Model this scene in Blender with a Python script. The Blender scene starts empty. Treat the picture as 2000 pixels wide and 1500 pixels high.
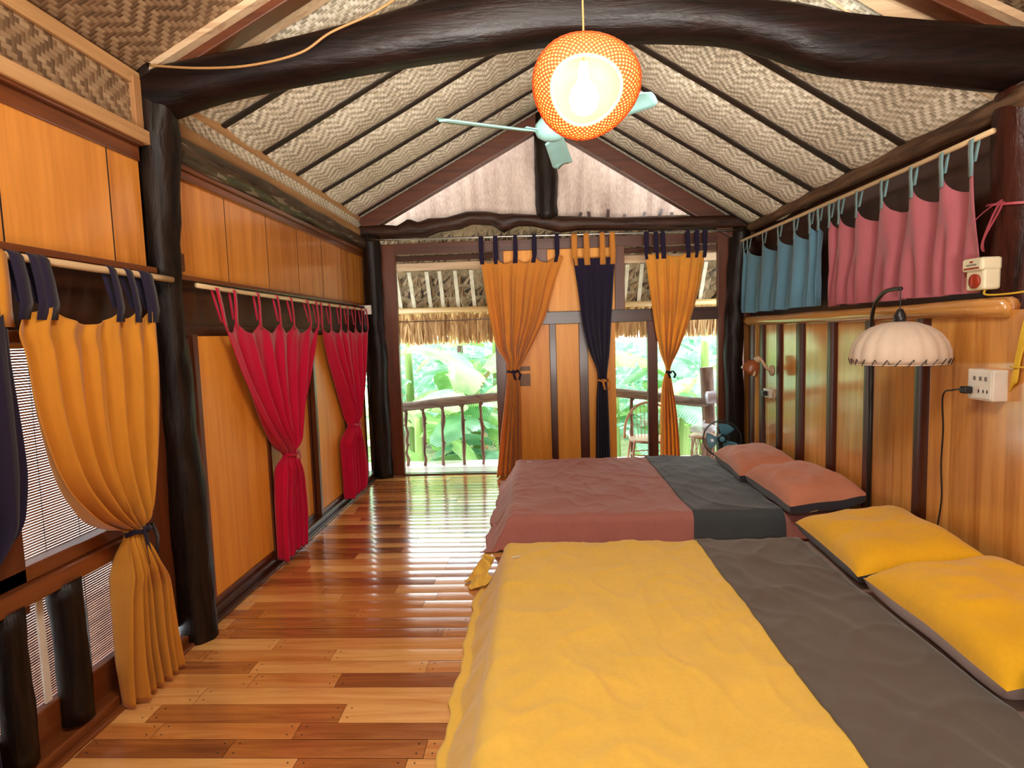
import bpy, math, random
from mathutils import Vector, Matrix, noise
R = random.Random(7)
PI = math.pi
C = bpy.context.scene.collection
def V(*a): return Vector(a if len(a) > 1 else a[0])
def lerp(a, b, t): return a + (b - a) * t
def sstep(a, b, x):
    t = max(0., min(1., (x - a) / (b - a))); return t * t * (3 - 2 * t)
def nz(x, y=0., z=0.): return noise.noise(Vector((x, y, z)))
def interp(pts, x):
    """smooth monotone interpolation through (x, y) points"""
    p = sorted(pts)
    if x <= p[0][0]: return p[0][1]
    if x >= p[-1][0]: return p[-1][1]
    for i in range(len(p) - 1):
        if p[i][0] <= x <= p[i + 1][0]: break
    def slope(k):
        if k == 0: return (p[1][1] - p[0][1]) / (p[1][0] - p[0][0])
        if k == len(p) - 1: return (p[k][1] - p[k - 1][1]) / (p[k][0] - p[k - 1][0])
        d0 = (p[k][1] - p[k - 1][1]) / (p[k][0] - p[k - 1][0]); d1 = (p[k + 1][1] - p[k][1]) / (p[k + 1][0] - p[k][0])
        return 0 if d0 * d1 <= 0 else 2 * d0 * d1 / (d0 + d1)
    h = p[i + 1][0] - p[i][0]; t = (x - p[i][0]) / h
    m0, m1 = slope(i) * h, slope(i + 1) * h
    return (2*t**3 - 3*t*t + 1) * p[i][1] + (t**3 - 2*t*t + t) * m0 + (-2*t**3 + 3*t*t) * p[i+1][1] + (t**3 - t*t) * m1
def lin(pts, x):
    p = sorted(pts)
    if x <= p[0][0]: return p[0][1]
    for a, b in zip(p, p[1:]):
        if x <= b[0]: return lerp(a[1], b[1], (x - a[0]) / (b[0] - a[0]))
    return p[-1][1]

# ------------------------------------------------------------------ materials
def srgb(h):
    if isinstance(h, str): h = [int(h[i:i + 2], 16) for i in (0, 2, 4)]
    return tuple((c / 255 / 12.92) if c / 255 <= .04045 else ((c / 255 + .055) / 1.055) ** 2.4 for c in h)
class NT:
    def __init__(s, name):
        s.m = bpy.data.materials.new(name); s.m.use_nodes = True
        s.t = s.m.node_tree; s.n = s.t.nodes; s.b = s.n['Principled BSDF']; s.out = s.n['Material Output']
    def new(s, ty, **kw):
        n = s.n.new(ty)
        for k, v in kw.items(): setattr(n, k, v)
        return n
    def link(s, a, b): s.t.links.new(a, b)
    def math(s, op, a, b=None, c=None):
        n = s.new('ShaderNodeMath', operation=op)
        for i, v in enumerate((a, b, c)):
            if v is None: continue
            if isinstance(v, (int, float)): n.inputs[i].default_value = v
            else: s.link(v, n.inputs[i])
        return n.outputs[0]
    def mixc(s, f, a, b, mode='MIX'):
        n = s.new('ShaderNodeMix', data_type='RGBA', blend_type=mode)
        for sock, v in ((n.inputs[0], f), (n.inputs[6], a), (n.inputs[7], b)):
            if isinstance(v, (int, float)): sock.default_value = v
            elif isinstance(v, tuple): sock.default_value = (*v, 1)
            else: s.link(v, sock)
        return n.outputs[2]
    def ramp(s, fac, stops):
        n = s.new('ShaderNodeValToRGB'); e = n.color_ramp.elements
        while len(e) < len(stops): e.new(.5)
        for el, (p, c) in zip(e, stops): el.position = p; el.color = (*c, 1)
        s.link(fac, n.inputs[0]); return n.outputs[0]
    def coords(s, scale=(1, 1, 1), kind='Object', off=None):
        tc = s.new('ShaderNodeTexCoord'); mp = s.new('ShaderNodeMapping'); mp.inputs['Scale'].default_value = scale
        src = tc.outputs[kind]
        if off is not None:
            va = s.new('ShaderNodeVectorMath', operation='ADD'); s.link(src, va.inputs[0]); s.link(off, va.inputs[1]); src = va.outputs[0]
        s.link(src, mp.inputs[0]); return mp.outputs[0]
    def noise(s, vec, scale=5, detail=4, rough=.6, dist=0):
        n = s.new('ShaderNodeTexNoise'); n.inputs['Scale'].default_value = scale; n.inputs['Detail'].default_value = detail
        n.inputs['Roughness'].default_value = rough; n.inputs['Distortion'].default_value = dist
        s.link(vec, n.inputs['Vector']); return n.outputs['Fac']
    def attr(s, name):
        return s.new('ShaderNodeAttribute', attribute_name=name).outputs['Fac']
    def bump(s, h, strength=.3, dist=.01):
        n = s.new('ShaderNodeBump'); n.inputs['Strength'].default_value = strength; n.inputs['Distance'].default_value = dist
        s.link(h, n.inputs['Height']); s.link(n.outputs[0], s.b.inputs['Normal']); return n.outputs[0]
    def base(s, c):
        if isinstance(c, tuple): s.b.inputs['Base Color'].default_value = (*c, 1)
        else: s.link(c, s.b.inputs['Base Color'])
    def p(s, **kw):
        for k, v in kw.items():
            s.b.inputs[k.replace('_', ' ')].default_value = v
        return s
    def translucent(s, col, amount):
        tr = s.new('ShaderNodeBsdfTranslucent'); mx = s.new('ShaderNodeMixShader'); mx.inputs[0].default_value = amount
        if isinstance(col, tuple): tr.inputs[0].default_value = (*col, 1)
        else: s.link(col, tr.inputs[0])
        s.link(s.b.outputs[0], mx.inputs[1]); s.link(tr.outputs[0], mx.inputs[2]); s.link(mx.outputs[0], s.out.inputs[0])

def wood(name, dark, light, axis='z', rough=.3, grain=1., coat=0., bump=.15, knots=True, tonal=.35):
    t = NT(name)
    k = {'x': (.5, 9, 9), 'y': (9, .5, 9), 'z': (9, 9, .5)}[axis]
    tone = t.attr('tone')
    cv = t.new('ShaderNodeCombineXYZ')
    off = t.math('MULTIPLY', tone, 37.0)
    for i in range(3): t.link(off, cv.inputs[i])
    vec = t.coords(tuple(q * grain for q in k), off=cv.outputs[0])
    big = t.noise(vec, 1.1, 3, .5, 1.2)
    fine = t.noise(vec, 6, 4, .65, .3)
    f = t.math('ADD', t.math('MULTIPLY', big, .65), t.math('MULTIPLY', fine, .35))
    if knots:
        kv = t.coords(tuple(.9 if q > 1 else .35 for q in k), off=cv.outputs[0])
        kn = t.noise(kv, 2.2, 2, .5, .8)
        f = t.math('SUBTRACT', f, t.math('MULTIPLY', t.math('GREATER_THAN', kn, .74), .16))
    f = t.math('ADD', f, t.math('MULTIPLY', tone, tonal))
    col = t.ramp(f, [(.25, dark), (.5, tuple(lerp(a, b, .6) for a, b in zip(dark, light))), (.72, light)])
    t.base(col); t.p(Roughness=rough, Coat_Weight=coat, Coat_Roughness=.12, Specular_IOR_Level=.3 if coat == 0 else .5)
    t.bump(fine, bump, .003)
    return t.m
def bark(name, c1, c2, rough=.38, axis='z', hl=None):
    t = NT(name)
    k = {'x': (1.2, 10, 10), 'y': (10, 1.2, 10), 'z': (10, 10, 1.2)}[axis]
    vec = t.coords(k); n1 = t.noise(vec, 2, 5, .65, .6); n2 = t.noise(t.coords((1, 1, 1)), 3, 3, .5)
    col = t.ramp(n1, [(.35, c1), (.7, c2)])
    if hl: col = t.mixc(t.math('MULTIPLY', t.math('GREATER_THAN', n1, .6), .6), col, hl)
    t.base(col); t.p(Roughness=rough, Specular_IOR_Level=.2)
    t.bump(t.math('ADD', n1, n2), .5, .015); return t.m
def fabric(name, c, trans=.25, rough=.85, var=.07, weave=900, sheen=.25):
    t = NT(name)
    n1 = t.noise(t.coords((1, 1, 1)), 6, 4, .6); n2 = t.noise(t.coords((1, 1, .15)), 60, 2, .5)
    f = t.math('ADD', t.math('MULTIPLY', n1, .6), t.math('MULTIPLY', n2, .4))
    col = t.ramp(f, [(.3, tuple(q * (1 - var) for q in c)), (.7, tuple(min(1, q * (1 + var)) for q in c))])
    t.base(col); t.p(Roughness=rough, Sheen_Weight=sheen, Specular_IOR_Level=.2)
    wv = t.noise(t.coords((1, 1, 1)), weave * .25, 2, .5)
    t.bump(t.math('ADD', wv, t.math('MULTIPLY', n1, 1.2)), .12, .004)
    if trans: t.translucent(col, trans)
    return t.m
def plain(name, c, rough=.5, metal=0., spec=.5, var=.08, **kw):
    t = NT(name)
    n1 = t.noise(t.coords((1, 1, 1)), 9, 3, .6)
    t.base(t.ramp(n1, [(.3, tuple(q * (1 - var) for q in c)), (.7, tuple(min(1, q * (1 + var)) for q in c))]))
    t.p(Roughness=rough, Metallic=metal, Specular_IOR_Level=spec, **kw); return t.m
def emit(name, c, s):
    t = NT(name); t.base(c); t.b.inputs['Emission Color'].default_value = (*c, 1); t.b.inputs['Emission Strength'].default_value = s; return t.m
def woven(name, light, dark, pitch=.017, bands=10, rough=.7, trans=0.):
    """herringbone bamboo mat: strips pass over and under in a stepping twill that turns back every few strips"""
    t = NT(name)
    uv = t.new('ShaderNodeUVMap', uv_map='mat').outputs[0]
    sp = t.new('ShaderNodeSeparateXYZ')
    wob = t.new('ShaderNodeTexNoise'); wob.inputs['Scale'].default_value = 3; t.link(uv, wob.inputs['Vector'])
    va = t.new('ShaderNodeVectorMath', operation='MULTIPLY_ADD'); t.link(wob.outputs['Color'], va.inputs[0]); va.inputs[1].default_value = (.03, .03, 0); t.link(uv, va.inputs[2])
    t.link(va.outputs[0], sp.inputs[0])
    u = t.math('DIVIDE', sp.outputs[0], pitch); v = t.math('DIVIDE', sp.outputs[1], pitch)
    iu, iv = t.math('FLOOR', u), t.math('FLOOR', v)
    k = t.math('ADD', t.math('PINGPONG', iv, bands), iu)
    over = t.math('LESS_THAN', t.math('FLOORED_MODULO', k, 4), 1.5)
    fu = t.math('ABSOLUTE', t.math('SUBTRACT', t.math('FRACT', u), .5)); fv = t.math('ABSOLUTE', t.math('SUBTRACT', t.math('FRACT', v), .5))
    edge = t.math('ADD', t.math('MULTIPLY', over, fv), t.math('MULTIPLY', t.math('SUBTRACT', 1, over), fu))
    wn = t.new('ShaderNodeTexWhiteNoise', noise_dimensions='2D'); cb = t.new('ShaderNodeCombineXYZ')
    t.link(t.math('MULTIPLY', over, iv), cb.inputs[0]); t.link(t.math('MULTIPLY', t.math('SUBTRACT', 1, over), iu), cb.inputs[1]); t.link(cb.outputs[0], wn.inputs['Vector'])
    f = t.math('ADD', t.math('MULTIPLY', over, .42), t.math('MULTIPLY', wn.outputs['Value'], .35))
    f = t.math('SUBTRACT', f, t.math('MULTIPLY', t.math('GREATER_THAN', edge, .42), .22))
    big = t.noise(t.coords((1, 1, 1)), 2.5, 3, .6)
    f = t.math('ADD', f, t.math('MULTIPLY', t.math('SUBTRACT', big, .5), .7))  # broad noise puts uneven occlusion shading into the mat colour
    col = t.ramp(f, [(-.0, tuple(q * .6 for q in dark)), (.22, dark), (.85, light)])
    t.base(col); t.p(Roughness=rough)
    t.bump(t.math('SUBTRACT', t.math('MULTIPLY', over, .4), edge), .5, .006)
    if trans: t.translucent(col, trans)
    return t.m
def straw(name, c1, c2, axis='z', trans=.3, fine=1.):
    t = NT(name)
    k = {'x': (1, 30, 30), 'y': (30, 1, 30), 'z': (30, 30, .7)}[axis]
    tone = t.attr('tone')
    n1 = t.noise(t.coords(tuple(q * fine for q in k)), 1.5, 5, .7, .3); n2 = t.noise(t.coords((1, 1, 1)), 2, 3, .6)
    f = t.math('ADD', t.math('ADD', t.math('MULTIPLY', n1, .7), t.math('MULTIPLY', n2, .3)), t.math('MULTIPLY', tone, .4))
    col = t.ramp(f, [(.28, c1), (.68, c2)])
    t.base(col); t.p(Roughness=.8); t.bump(n1, .5, .01)
    if trans: t.translucent(col, trans)
    return t.m

M = {}
M['panel'] = wood('orange_varnished_panel', srgb((206, 124, 34)), srgb((246, 172, 72)), 'z', .42, .8, .0, .03, False)
M['board'] = wood('orange_wall_board', srgb((172, 98, 28)), srgb((232, 154, 66)), 'z', .24, .9, .5, .05)
M['cedar'] = wood('golden_wainscot_board', srgb((164, 98, 36)), srgb((240, 176, 94)), 'z', .17, .8, .7, .05)
M['redz'] = wood('red_brown_timber', srgb((54, 24, 12)), srgb((112, 58, 30)), 'z', .36, 1., .08)
M['redx'] = wood('red_brown_timber_across', srgb((46, 20, 11)), srgb((98, 50, 27)), 'x', .36, 1., .08)
M['redy'] = wood('red_brown_timber_along', srgb((66, 30, 14)), srgb((134, 72, 34)), 'y', .28, 1., .4)
M['darkz'] = wood('dark_groove_timber', srgb((40, 14, 6)), srgb((88, 38, 16)), 'z', .38, 1., .1)
M['darky'] = wood('dark_header_timber', srgb((28, 14, 8)), srgb((70, 36, 20)), 'y', .35, 1., .2)
M['darkx'] = wood('dark_beam_timber', srgb((30, 15, 9)), srgb((76, 40, 24)), 'x', .35, 1., .2)
M['rawy'] = wood('pale_trim_along', srgb((150, 104, 62)), srgb((208, 164, 112)), 'y', .55, 1.2, 0, .1, False)
M['rawz'] = wood('pale_trim_upright', srgb((140, 94, 58)), srgb((190, 142, 94)), 'z', .55, 1.2, 0, .1, False)
M['rawx'] = wood('pale_trim_across', srgb((150, 112, 78)), srgb((214, 186, 150)), 'x', .6, 1.2, 0, .1, False)
M['raily'] = wood('amber_rail_log', srgb((140, 84, 32)), srgb((232, 172, 96)), 'y', .2, .7, .6, .1)
M['trunk'] = bark('black_brown_trunk', srgb((15, 9, 7)), srgb((40, 27, 20)), .42)
M['trunkr'] = bark('red_brown_trunk', srgb((32, 13, 9)), srgb((74, 34, 24)), .28)
M['logx'] = bark('black_lacquered_log', srgb((10, 5, 4)), srgb((30, 15, 12)), .42, 'x')
M['loghx'] = bark('gnarled_dark_log', srgb((30, 17, 12)), srgb((74, 46, 32)), .45, 'x')
M['logy'] = bark('grey_bark_log', srgb((36, 25, 17)), srgb((96, 76, 54)), .35, 'y', srgb((150, 140, 120)))
M['poley'] = bark('brown_eave_pole', srgb((70, 50, 36)), srgb((128, 98, 74)), .4, 'y')
M['greywood'] = bark('grey_weathered_wood', srgb((96, 82, 70)), srgb((160, 142, 124)), .6, 'x')
M['branch'] = bark('brown_branch', srgb((84, 62, 52)), srgb((140, 112, 92)), .6, 'z')
M['bamboo'] = wood('pale_bamboo_rod', srgb((186, 150, 104)), srgb((238, 212, 168)), 'y', .35, 1., .2, .05, False)
M['bamboox'] = wood('yellow_bamboo_pole', srgb((150, 116, 70)), srgb((214, 178, 116)), 'x', .4, 1., .2, .05, False)
M['slat'] = wood('split_bamboo_slat', srgb((170, 160, 130)), srgb((224, 220, 196)), 'z', .6, 1., 0, .05, False)
M['mat'] = woven('woven_bamboo_mat', srgb((250, 244, 224)), srgb((200, 188, 162)), .02, 5)
M['matb'] = woven('brown_bamboo_mat', srgb((170, 142, 108)), srgb((122, 92, 64)), .022, 5)
M['thatch'] = straw('pink_straw_gable', srgb((140, 114, 102)), srgb((196, 172, 156)), 'z', .07, 1.8)
M['fringe'] = straw('gold_straw_fringe', srgb((150, 104, 58)), srgb((232, 196, 138)), 'z', .35)
M['leafth'] = straw('folded_leaf_thatch', srgb((40, 30, 20)), srgb((164, 140, 104)), 'z', .08, .6)
FAB = dict(yl=srgb((218, 148, 48)), orange=srgb((206, 118, 34)), red=srgb((200, 8, 58)), navy=srgb((34, 26, 48)), pink=srgb((176, 98, 106)), blue=srgb((98, 142, 164)), teal=srgb((122, 156, 160)))
M['cur_yellow'] = fabric('mustard_curtain_cloth', FAB['yl'], .3)
M['cur_orange'] = fabric('amber_curtain_cloth', srgb((234, 166, 76)), .5)
M['cur_sheer'] = fabric('sheer_gold_curtain_cloth', srgb((248, 190, 90)), .6)
M['cur_red'] = fabric('crimson_curtain_cloth', FAB['red'], .15)
M['cur_navy'] = fabric('navy_curtain_cloth', FAB['navy'], .05, sheen=.1)
M['cur_pink'] = fabric('dusty_pink_cloth', FAB['pink'], .1)
M['cur_blue'] = fabric('grey_blue_cloth', FAB['blue'], .1)
M['tab_teal'] = fabric('grey_teal_tab_cloth', FAB['teal'], .1)
M['bed_yellow'] = fabric('yellow_bed_cloth', srgb((232, 188, 80)), 0, .8)
M['bed_grey'] = fabric('grey_brown_bed_cloth', srgb((94, 84, 76)), 0, .8)
M['bed_mauve'] = fabric('mauve_sheet_cloth', srgb((140, 110, 98)), 0, .8)
M['bed_pink'] = fabric('rose_bed_cloth', srgb((180, 118, 110)), 0, .8)
M['bed_slate'] = fabric('slate_bed_cloth', srgb((70, 76, 80)), 0, .8)
M['pil_yellow'] = fabric('golden_pillow_cloth', srgb((234, 176, 30)), 0, .8)
M['pil_salmon'] = fabric('salmon_pillow_cloth', srgb((204, 132, 104)), 0, .8)
M['pil_dark'] = fabric('charcoal_pillow_cloth', srgb((62, 60, 68)), 0, .85)
M['pil_lilac'] = fabric('lilac_grey_pillow_cloth', srgb((178, 158, 156)), 0, .85)
M['tagw'] = fabric('white_label_cloth', srgb((236, 228, 214)), 0, .8)
M['shade'] = fabric('cream_shade_cloth', srgb((228, 208, 188)), .25)
M['black'] = plain('black_metal', (.012, .011, .011), .35)
M['blackp'] = plain('black_plastic', (.014, .014, .015), .45)
M['white'] = plain('white_plastic', srgb((226, 220, 208)), .35)
M['cream'] = plain('cream_plastic', srgb((226, 218, 186)), .4)
M['redpl'] = plain('red_brown_plastic', srgb((150, 48, 26)), .35)
M['grey'] = plain('grey_mark', srgb((120, 116, 112)), .6)
M['steel'] = plain('steel_rod', (.35, .33, .31), .25, 1.)
M['teal'] = plain('teal_fan_paint', srgb((150, 200, 196)), .35)
M['bluepl'] = NT('blue_clear_plastic').p(Roughness=.15, Alpha=.75); M['bluepl'].base(srgb((104, 178, 206))); M['bluepl'] = M['bluepl'].m
M['yellowc'] = plain('yellow_cable', srgb((222, 184, 52)), .5)
M['ribbon'] = plain('pink_ribbon', srgb((170, 70, 84)), .4)
M['copper'] = plain('terracotta_lamp_paint', srgb((150, 84, 46)), .3)
M['beige'] = plain('beige_lamp_base', srgb((206, 180, 146)), .45)
M['tancord'] = plain('tan_cord', srgb((150, 110, 62)), .6)
M['plaque'] = plain('brown_plaque', srgb((112, 74, 30)), .5)
M['rattan'] = wood('rattan_cane', srgb((140, 96, 70)), srgb((206, 164, 130)), 'z', .45, 1., .2)
M['bag'] = NT('clear_plastic_film').p(Roughness=.2, Alpha=.5); M['bag'].base((.85, .85, .9)); M['bag'] = M['bag'].m
M['roll'] = plain('pale_bundle_film', srgb((206, 206, 220)), .3, var=.2)
M['redcloth'] = fabric('red_hanging_cloth', srgb((196, 60, 50)), .2)
M['battenx'] = wood('shaded_batten', srgb((20, 12, 8)), srgb((48, 31, 21)), 'x', .6, 1., 0)  # dark batten wood, with the shadow along each strip put into its tone
M['gap'] = plain('dark_floor_gap', (.012, .006, .003), .8)
M['stemg'] = wood('banana_stem_green', srgb((70, 96, 40)), srgb((150, 170, 96)), 'z', .5, .6, 0, .1, False)
M['soil'] = plain('garden_soil', srgb((70, 84, 46)), .9, var=.4)
M['dead'] = straw('dry_banana_leaf', srgb((120, 92, 60)), srgb((206, 180, 130)), 'z', .3)
def leafmat(name, c1, c2):
    t = NT(name); uv = t.new('ShaderNodeUVMap', uv_map='mat').outputs[0]
    w = t.new('ShaderNodeTexWave', wave_type='BANDS', bands_direction='X'); w.inputs['Scale'].default_value = 9; w.inputs['Distortion'].default_value = 1.2
    t.link(uv, w.inputs['Vector'])
    n = t.noise(t.coords((1, 1, 1)), 2.2, 3, .6)
    f = t.math('ADD', t.math('MULTIPLY', w.outputs['Fac'], .3), t.math('MULTIPLY', n, .7))
    col = t.ramp(f, [(.25, c1), (.75, c2)]); t.base(col); t.p(Roughness=.3); t.translucent(col, .45); return t.m
M['leaf'] = leafmat('banana_leaf_green', srgb((30, 112, 30)), srgb((196, 232, 150)))
M['leafb'] = leafmat('cool_leaf_green', srgb((26, 110, 62)), srgb((180, 230, 196)))
def floormat():
    t = NT('glossy_plank_floor'); tone = t.attr('tone')
    cv = t.new('ShaderNodeCombineXYZ'); off = t.math('MULTIPLY', tone, 53.)
    for i in range(3): t.link(off, cv.inputs[i])
    g = t.noise(t.coords((.9, 11, 1), off=cv.outputs[0]), 1.4, 4, .6, 1.4)
    fine = t.noise(t.coords((2, 60, 1), off=cv.outputs[0]), 2, 3, .6)
    f = t.math('ADD', t.math('MULTIPLY', g, .5), t.math('MULTIPLY', tone, .62)); f = t.math('ADD', f, t.math('MULTIPLY', fine, .1))
    col = t.ramp(f, [(.18, srgb((92, 50, 28))), (.4, srgb((146, 84, 44))), (.62, srgb((194, 122, 62))), (.9, srgb((230, 172, 104)))])
    t.base(col); t.p(Roughness=.16, Coat_Weight=.6, Coat_Roughness=.08)
    t.bump(t.math('ADD', fine, t.noise(t.coords((1.2, 5, 1)), 3, 2, .5)), .08, .01); return t.m
M['floor'] = floormat()
M['deck'] = wood('porch_deck_board', srgb((176, 160, 158)), srgb((226, 216, 220)), 'x', .2, .8, .5)

# ------------------------------------------------------------------ mesh builder
class MB:
    def __init__(s): s.v = []; s.f = []; s.tone = []; s.uv = {}; s.mi = []
    def face(s, idx, tone=0., mi=0): s.f.append(tuple(idx)); s.tone.append(tone); s.mi.append(mi)
    def box(s, lo, hi, tone=0., bev=0., mi=0):
        (x0, y0, z0), (x1, y1, z1) = lo, hi
        return s.hexa([(x0, y0, z0), (x1, y0, z0), (x1, y1, z0), (x0, y1, z0), (x0, y0, z1), (x1, y0, z1), (x1, y1, z1), (x0, y1, z1)], tone, mi)
    def hexa(s, p, tone=0., mi=0):
        n = len(s.v); s.v += [tuple(q) for q in p]
        for q in ((0, 3, 2, 1), (4, 5, 6, 7), (0, 1, 5, 4), (1, 2, 6, 5), (2, 3, 7, 6), (3, 0, 4, 7)): s.face([n + i for i in q], tone, mi)
        return s
    def beam(s, a, b, w, h, up=(0, 0, 1), tone=0.):
        a, b = V(a), V(b); d = (b - a).normalized(); u = V(up); sd = d.cross(u).normalized(); u = sd.cross(d).normalized()
        P = [c + sd * (w / 2 * i) + u * (h / 2 * j) for c in (a, b) for i, j in ((-1, -1), (1, -1), (1, 1), (-1, 1))]
        n = len(s.v); s.v += [tuple(q) for q in P]
        for q in ((0, 1, 2, 3), (7, 6, 5, 4), (0, 4, 5, 1), (1, 5, 6, 2), (2, 6, 7, 3), (3, 7, 4, 0)): s.face([n + i for i in q], tone)
        return s
    def grid(s, fn, nu, nv, tone=0., uvf=None, mi=0, closeu=False):
        n = len(s.v)
        for j in range(nv + 1):
            for i in range(nu + 1):
                s.v.append(tuple(fn(i / nu, j / nv)))
                if uvf: s.uv[len(s.v) - 1] = uvf(i / nu, j / nv)
        for j in range(nv):
            for i in range(nu):
                a = n + j * (nu + 1) + i
                s.face((a, a + 1, a + nu + 2, a + nu + 1), tone(i / nu, j / nv) if callable(tone) else tone, mi)
        return s
    def tube(s, pts, rad, seg=10, wob=0., seed=0., cap=True, tone=0., flat=None):
        pts = [V(p) for p in pts]; n0 = len(s.v); N = len(pts)
        rf = rad if callable(rad) else (lambda t: rad)
        ref = None
        for k, p in enumerate(pts):
            d = (pts[min(k + 1, N - 1)] - pts[max(k - 1, 0)]).normalized()
            if ref is None:
                ref = d.orthogonal().normalized() if flat is None else V(flat)
            ref = (ref - d * ref.dot(d)).normalized(); bn = d.cross(ref)
            r = rf(k / max(1, N - 1))
            for i in range(seg):
                a = 2 * PI * i / seg
                rr = r * (1 + wob * nz(math.cos(a) * 1.3 + seed, math.sin(a) * 1.3 + k * .35, seed * 3.7))
                q = p + (ref * math.cos(a) + bn * math.sin(a)) * rr
                s.v.append(tuple(q))
        for k in range(N - 1):
            for i in range(seg):
                a = n0 + k * seg + i; b = n0 + k * seg + (i + 1) % seg
                s.face((a, b, b + seg, a + seg), tone)
        if cap:
            s.face([n0 + i for i in range(seg)][::-1], tone); s.face([n0 + (N - 1) * seg + i for i in range(seg)], tone)
        return s
    def lathe(s, prof, seg=24, center=(0, 0, 0), axis=None, rf=None):
        """prof: (radius, height) list"""
        n0 = len(s.v); c = V(center)
        q = V((0, 0, 1)).rotation_difference(V(axis).normalized()) if axis is not None else None
        for k, (r, h) in enumerate(prof):
            for i in range(seg):
                a = 2 * PI * i / seg; rr = r * (rf(i / seg, k) if rf else 1)
                p = V((rr * math.cos(a), rr * math.sin(a), h))
                s.v.append(tuple(c + (q @ p if q else p)))
        for k in range(len(prof) - 1):
            for i in range(seg):
                a = n0 + k * seg + i; b = n0 + k * seg + (i + 1) % seg
                s.face((a, b, b + seg, a + seg))
        if prof[0][0] > 1e-5: s.face([n0 + i for i in range(seg)][::-1])
        if prof[-1][0] > 1e-5: s.face([n0 + (len(prof) - 1) * seg + i for i in range(seg)])
        return s
    def ribbon(s, pts, wvec, w):
        n0 = len(s.v); pts = [V(p) for p in pts]
        for k, p in enumerate(pts):
            wv = V(wvec(k) if callable(wvec) else wvec); ww = w(k / (len(pts) - 1)) if callable(w) else w
            s.v.append(tuple(p - wv * ww / 2)); s.v.append(tuple(p + wv * ww / 2))
        for k in range(len(pts) - 1):
            a = n0 + 2 * k; s.face((a, a + 1, a + 3, a + 2))
        return s
    def xf(s, mat, start=0):
        for i in range(start, len(s.v)): s.v[i] = tuple(mat @ V(s.v[i]))
        return s
    def build(s, name, mat, parent=None, smooth=False, solid=0., bevel=0., sub=0):
        me = bpy.data.meshes.new(name); me.from_pydata(s.v, [], s.f)
        mats = mat if isinstance(mat, (list, tuple)) else [mat]
        for m in mats: me.materials.append(m)
        if any(s.tone):
            at = me.attributes.new('tone', 'FLOAT', 'FACE'); at.data.foreach_set('value', s.tone)
        if any(s.mi): me.polygons.foreach_set('material_index', s.mi)
        if s.uv:
            ul = me.uv_layers.new(name='mat')
            for l in me.loops:
                if l.vertex_index in s.uv: ul.data[l.index].uv = s.uv[l.vertex_index]
        if smooth: me.polygons.foreach_set('use_smooth', [True] * len(me.polygons))
        me.update(); o = bpy.data.objects.new(name, me); C.objects.link(o)
        if solid:
            md = o.modifiers.new('thickness', 'SOLIDIFY'); md.thickness = solid; md.offset = 0
        if bevel:
            md = o.modifiers.new('edge', 'BEVEL'); md.width = bevel; md.segments = 2; md.limit_method = 'ANGLE'
        if sub:
            md = o.modifiers.new('round', 'SUBSURF'); md.levels = sub; md.render_levels = sub
        if parent is not None:
            o.parent = parent; o.matrix_parent_inverse = Matrix.Translation(-parent.location) if parent.type == 'EMPTY' else Matrix.Identity(4)
        return o
def tag(o, label, cat, group=None, kind=None):
    o['label'] = label; o['category'] = cat
    if group: o['group'] = group
    if kind: o['kind'] = kind
    return o
def thing(name, loc, label, cat, group=None, kind=None):
    o = bpy.data.objects.new(name, None); o.empty_display_size = .1; o.location = loc; C.objects.link(o)
    return tag(o, label, cat, group, kind)
def struct(name, loc, label, cat): return thing(name, loc, label, cat, None, 'structure')
def catmull(pts, n=8):
    pts = [V(p) for p in pts]; out = []
    for i in range(len(pts) - 1):
        p0, p1, p2, p3 = pts[max(i - 1, 0)], pts[i], pts[i + 1], pts[min(i + 2, len(pts) - 1)]
        for k in range(n):
            t = k / n
            out.append(.5 * ((2 * p1) + (p2 - p0) * t + (2 * p0 - 5 * p1 + 4 * p2 - p3) * t * t + (3 * p1 - p0 - 3 * p2 + p3) * t ** 3))
    out.append(pts[-1]); return out

# ------------------------------------------------------------------ room dimensions (metres; camera stands over x=0, y=0)
XL, XR, YB = -1.95, 2.27, 6.68
EL, ER, RX, RZ = 2.94, 2.66, .15, 4.05
YF = -2.4
def slope(x):
    return lerp(EL, RZ, (x - XL) / (RX - XL)) if x < RX else lerp(RZ, ER, (x - RX) / (2.35 - RX))

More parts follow.
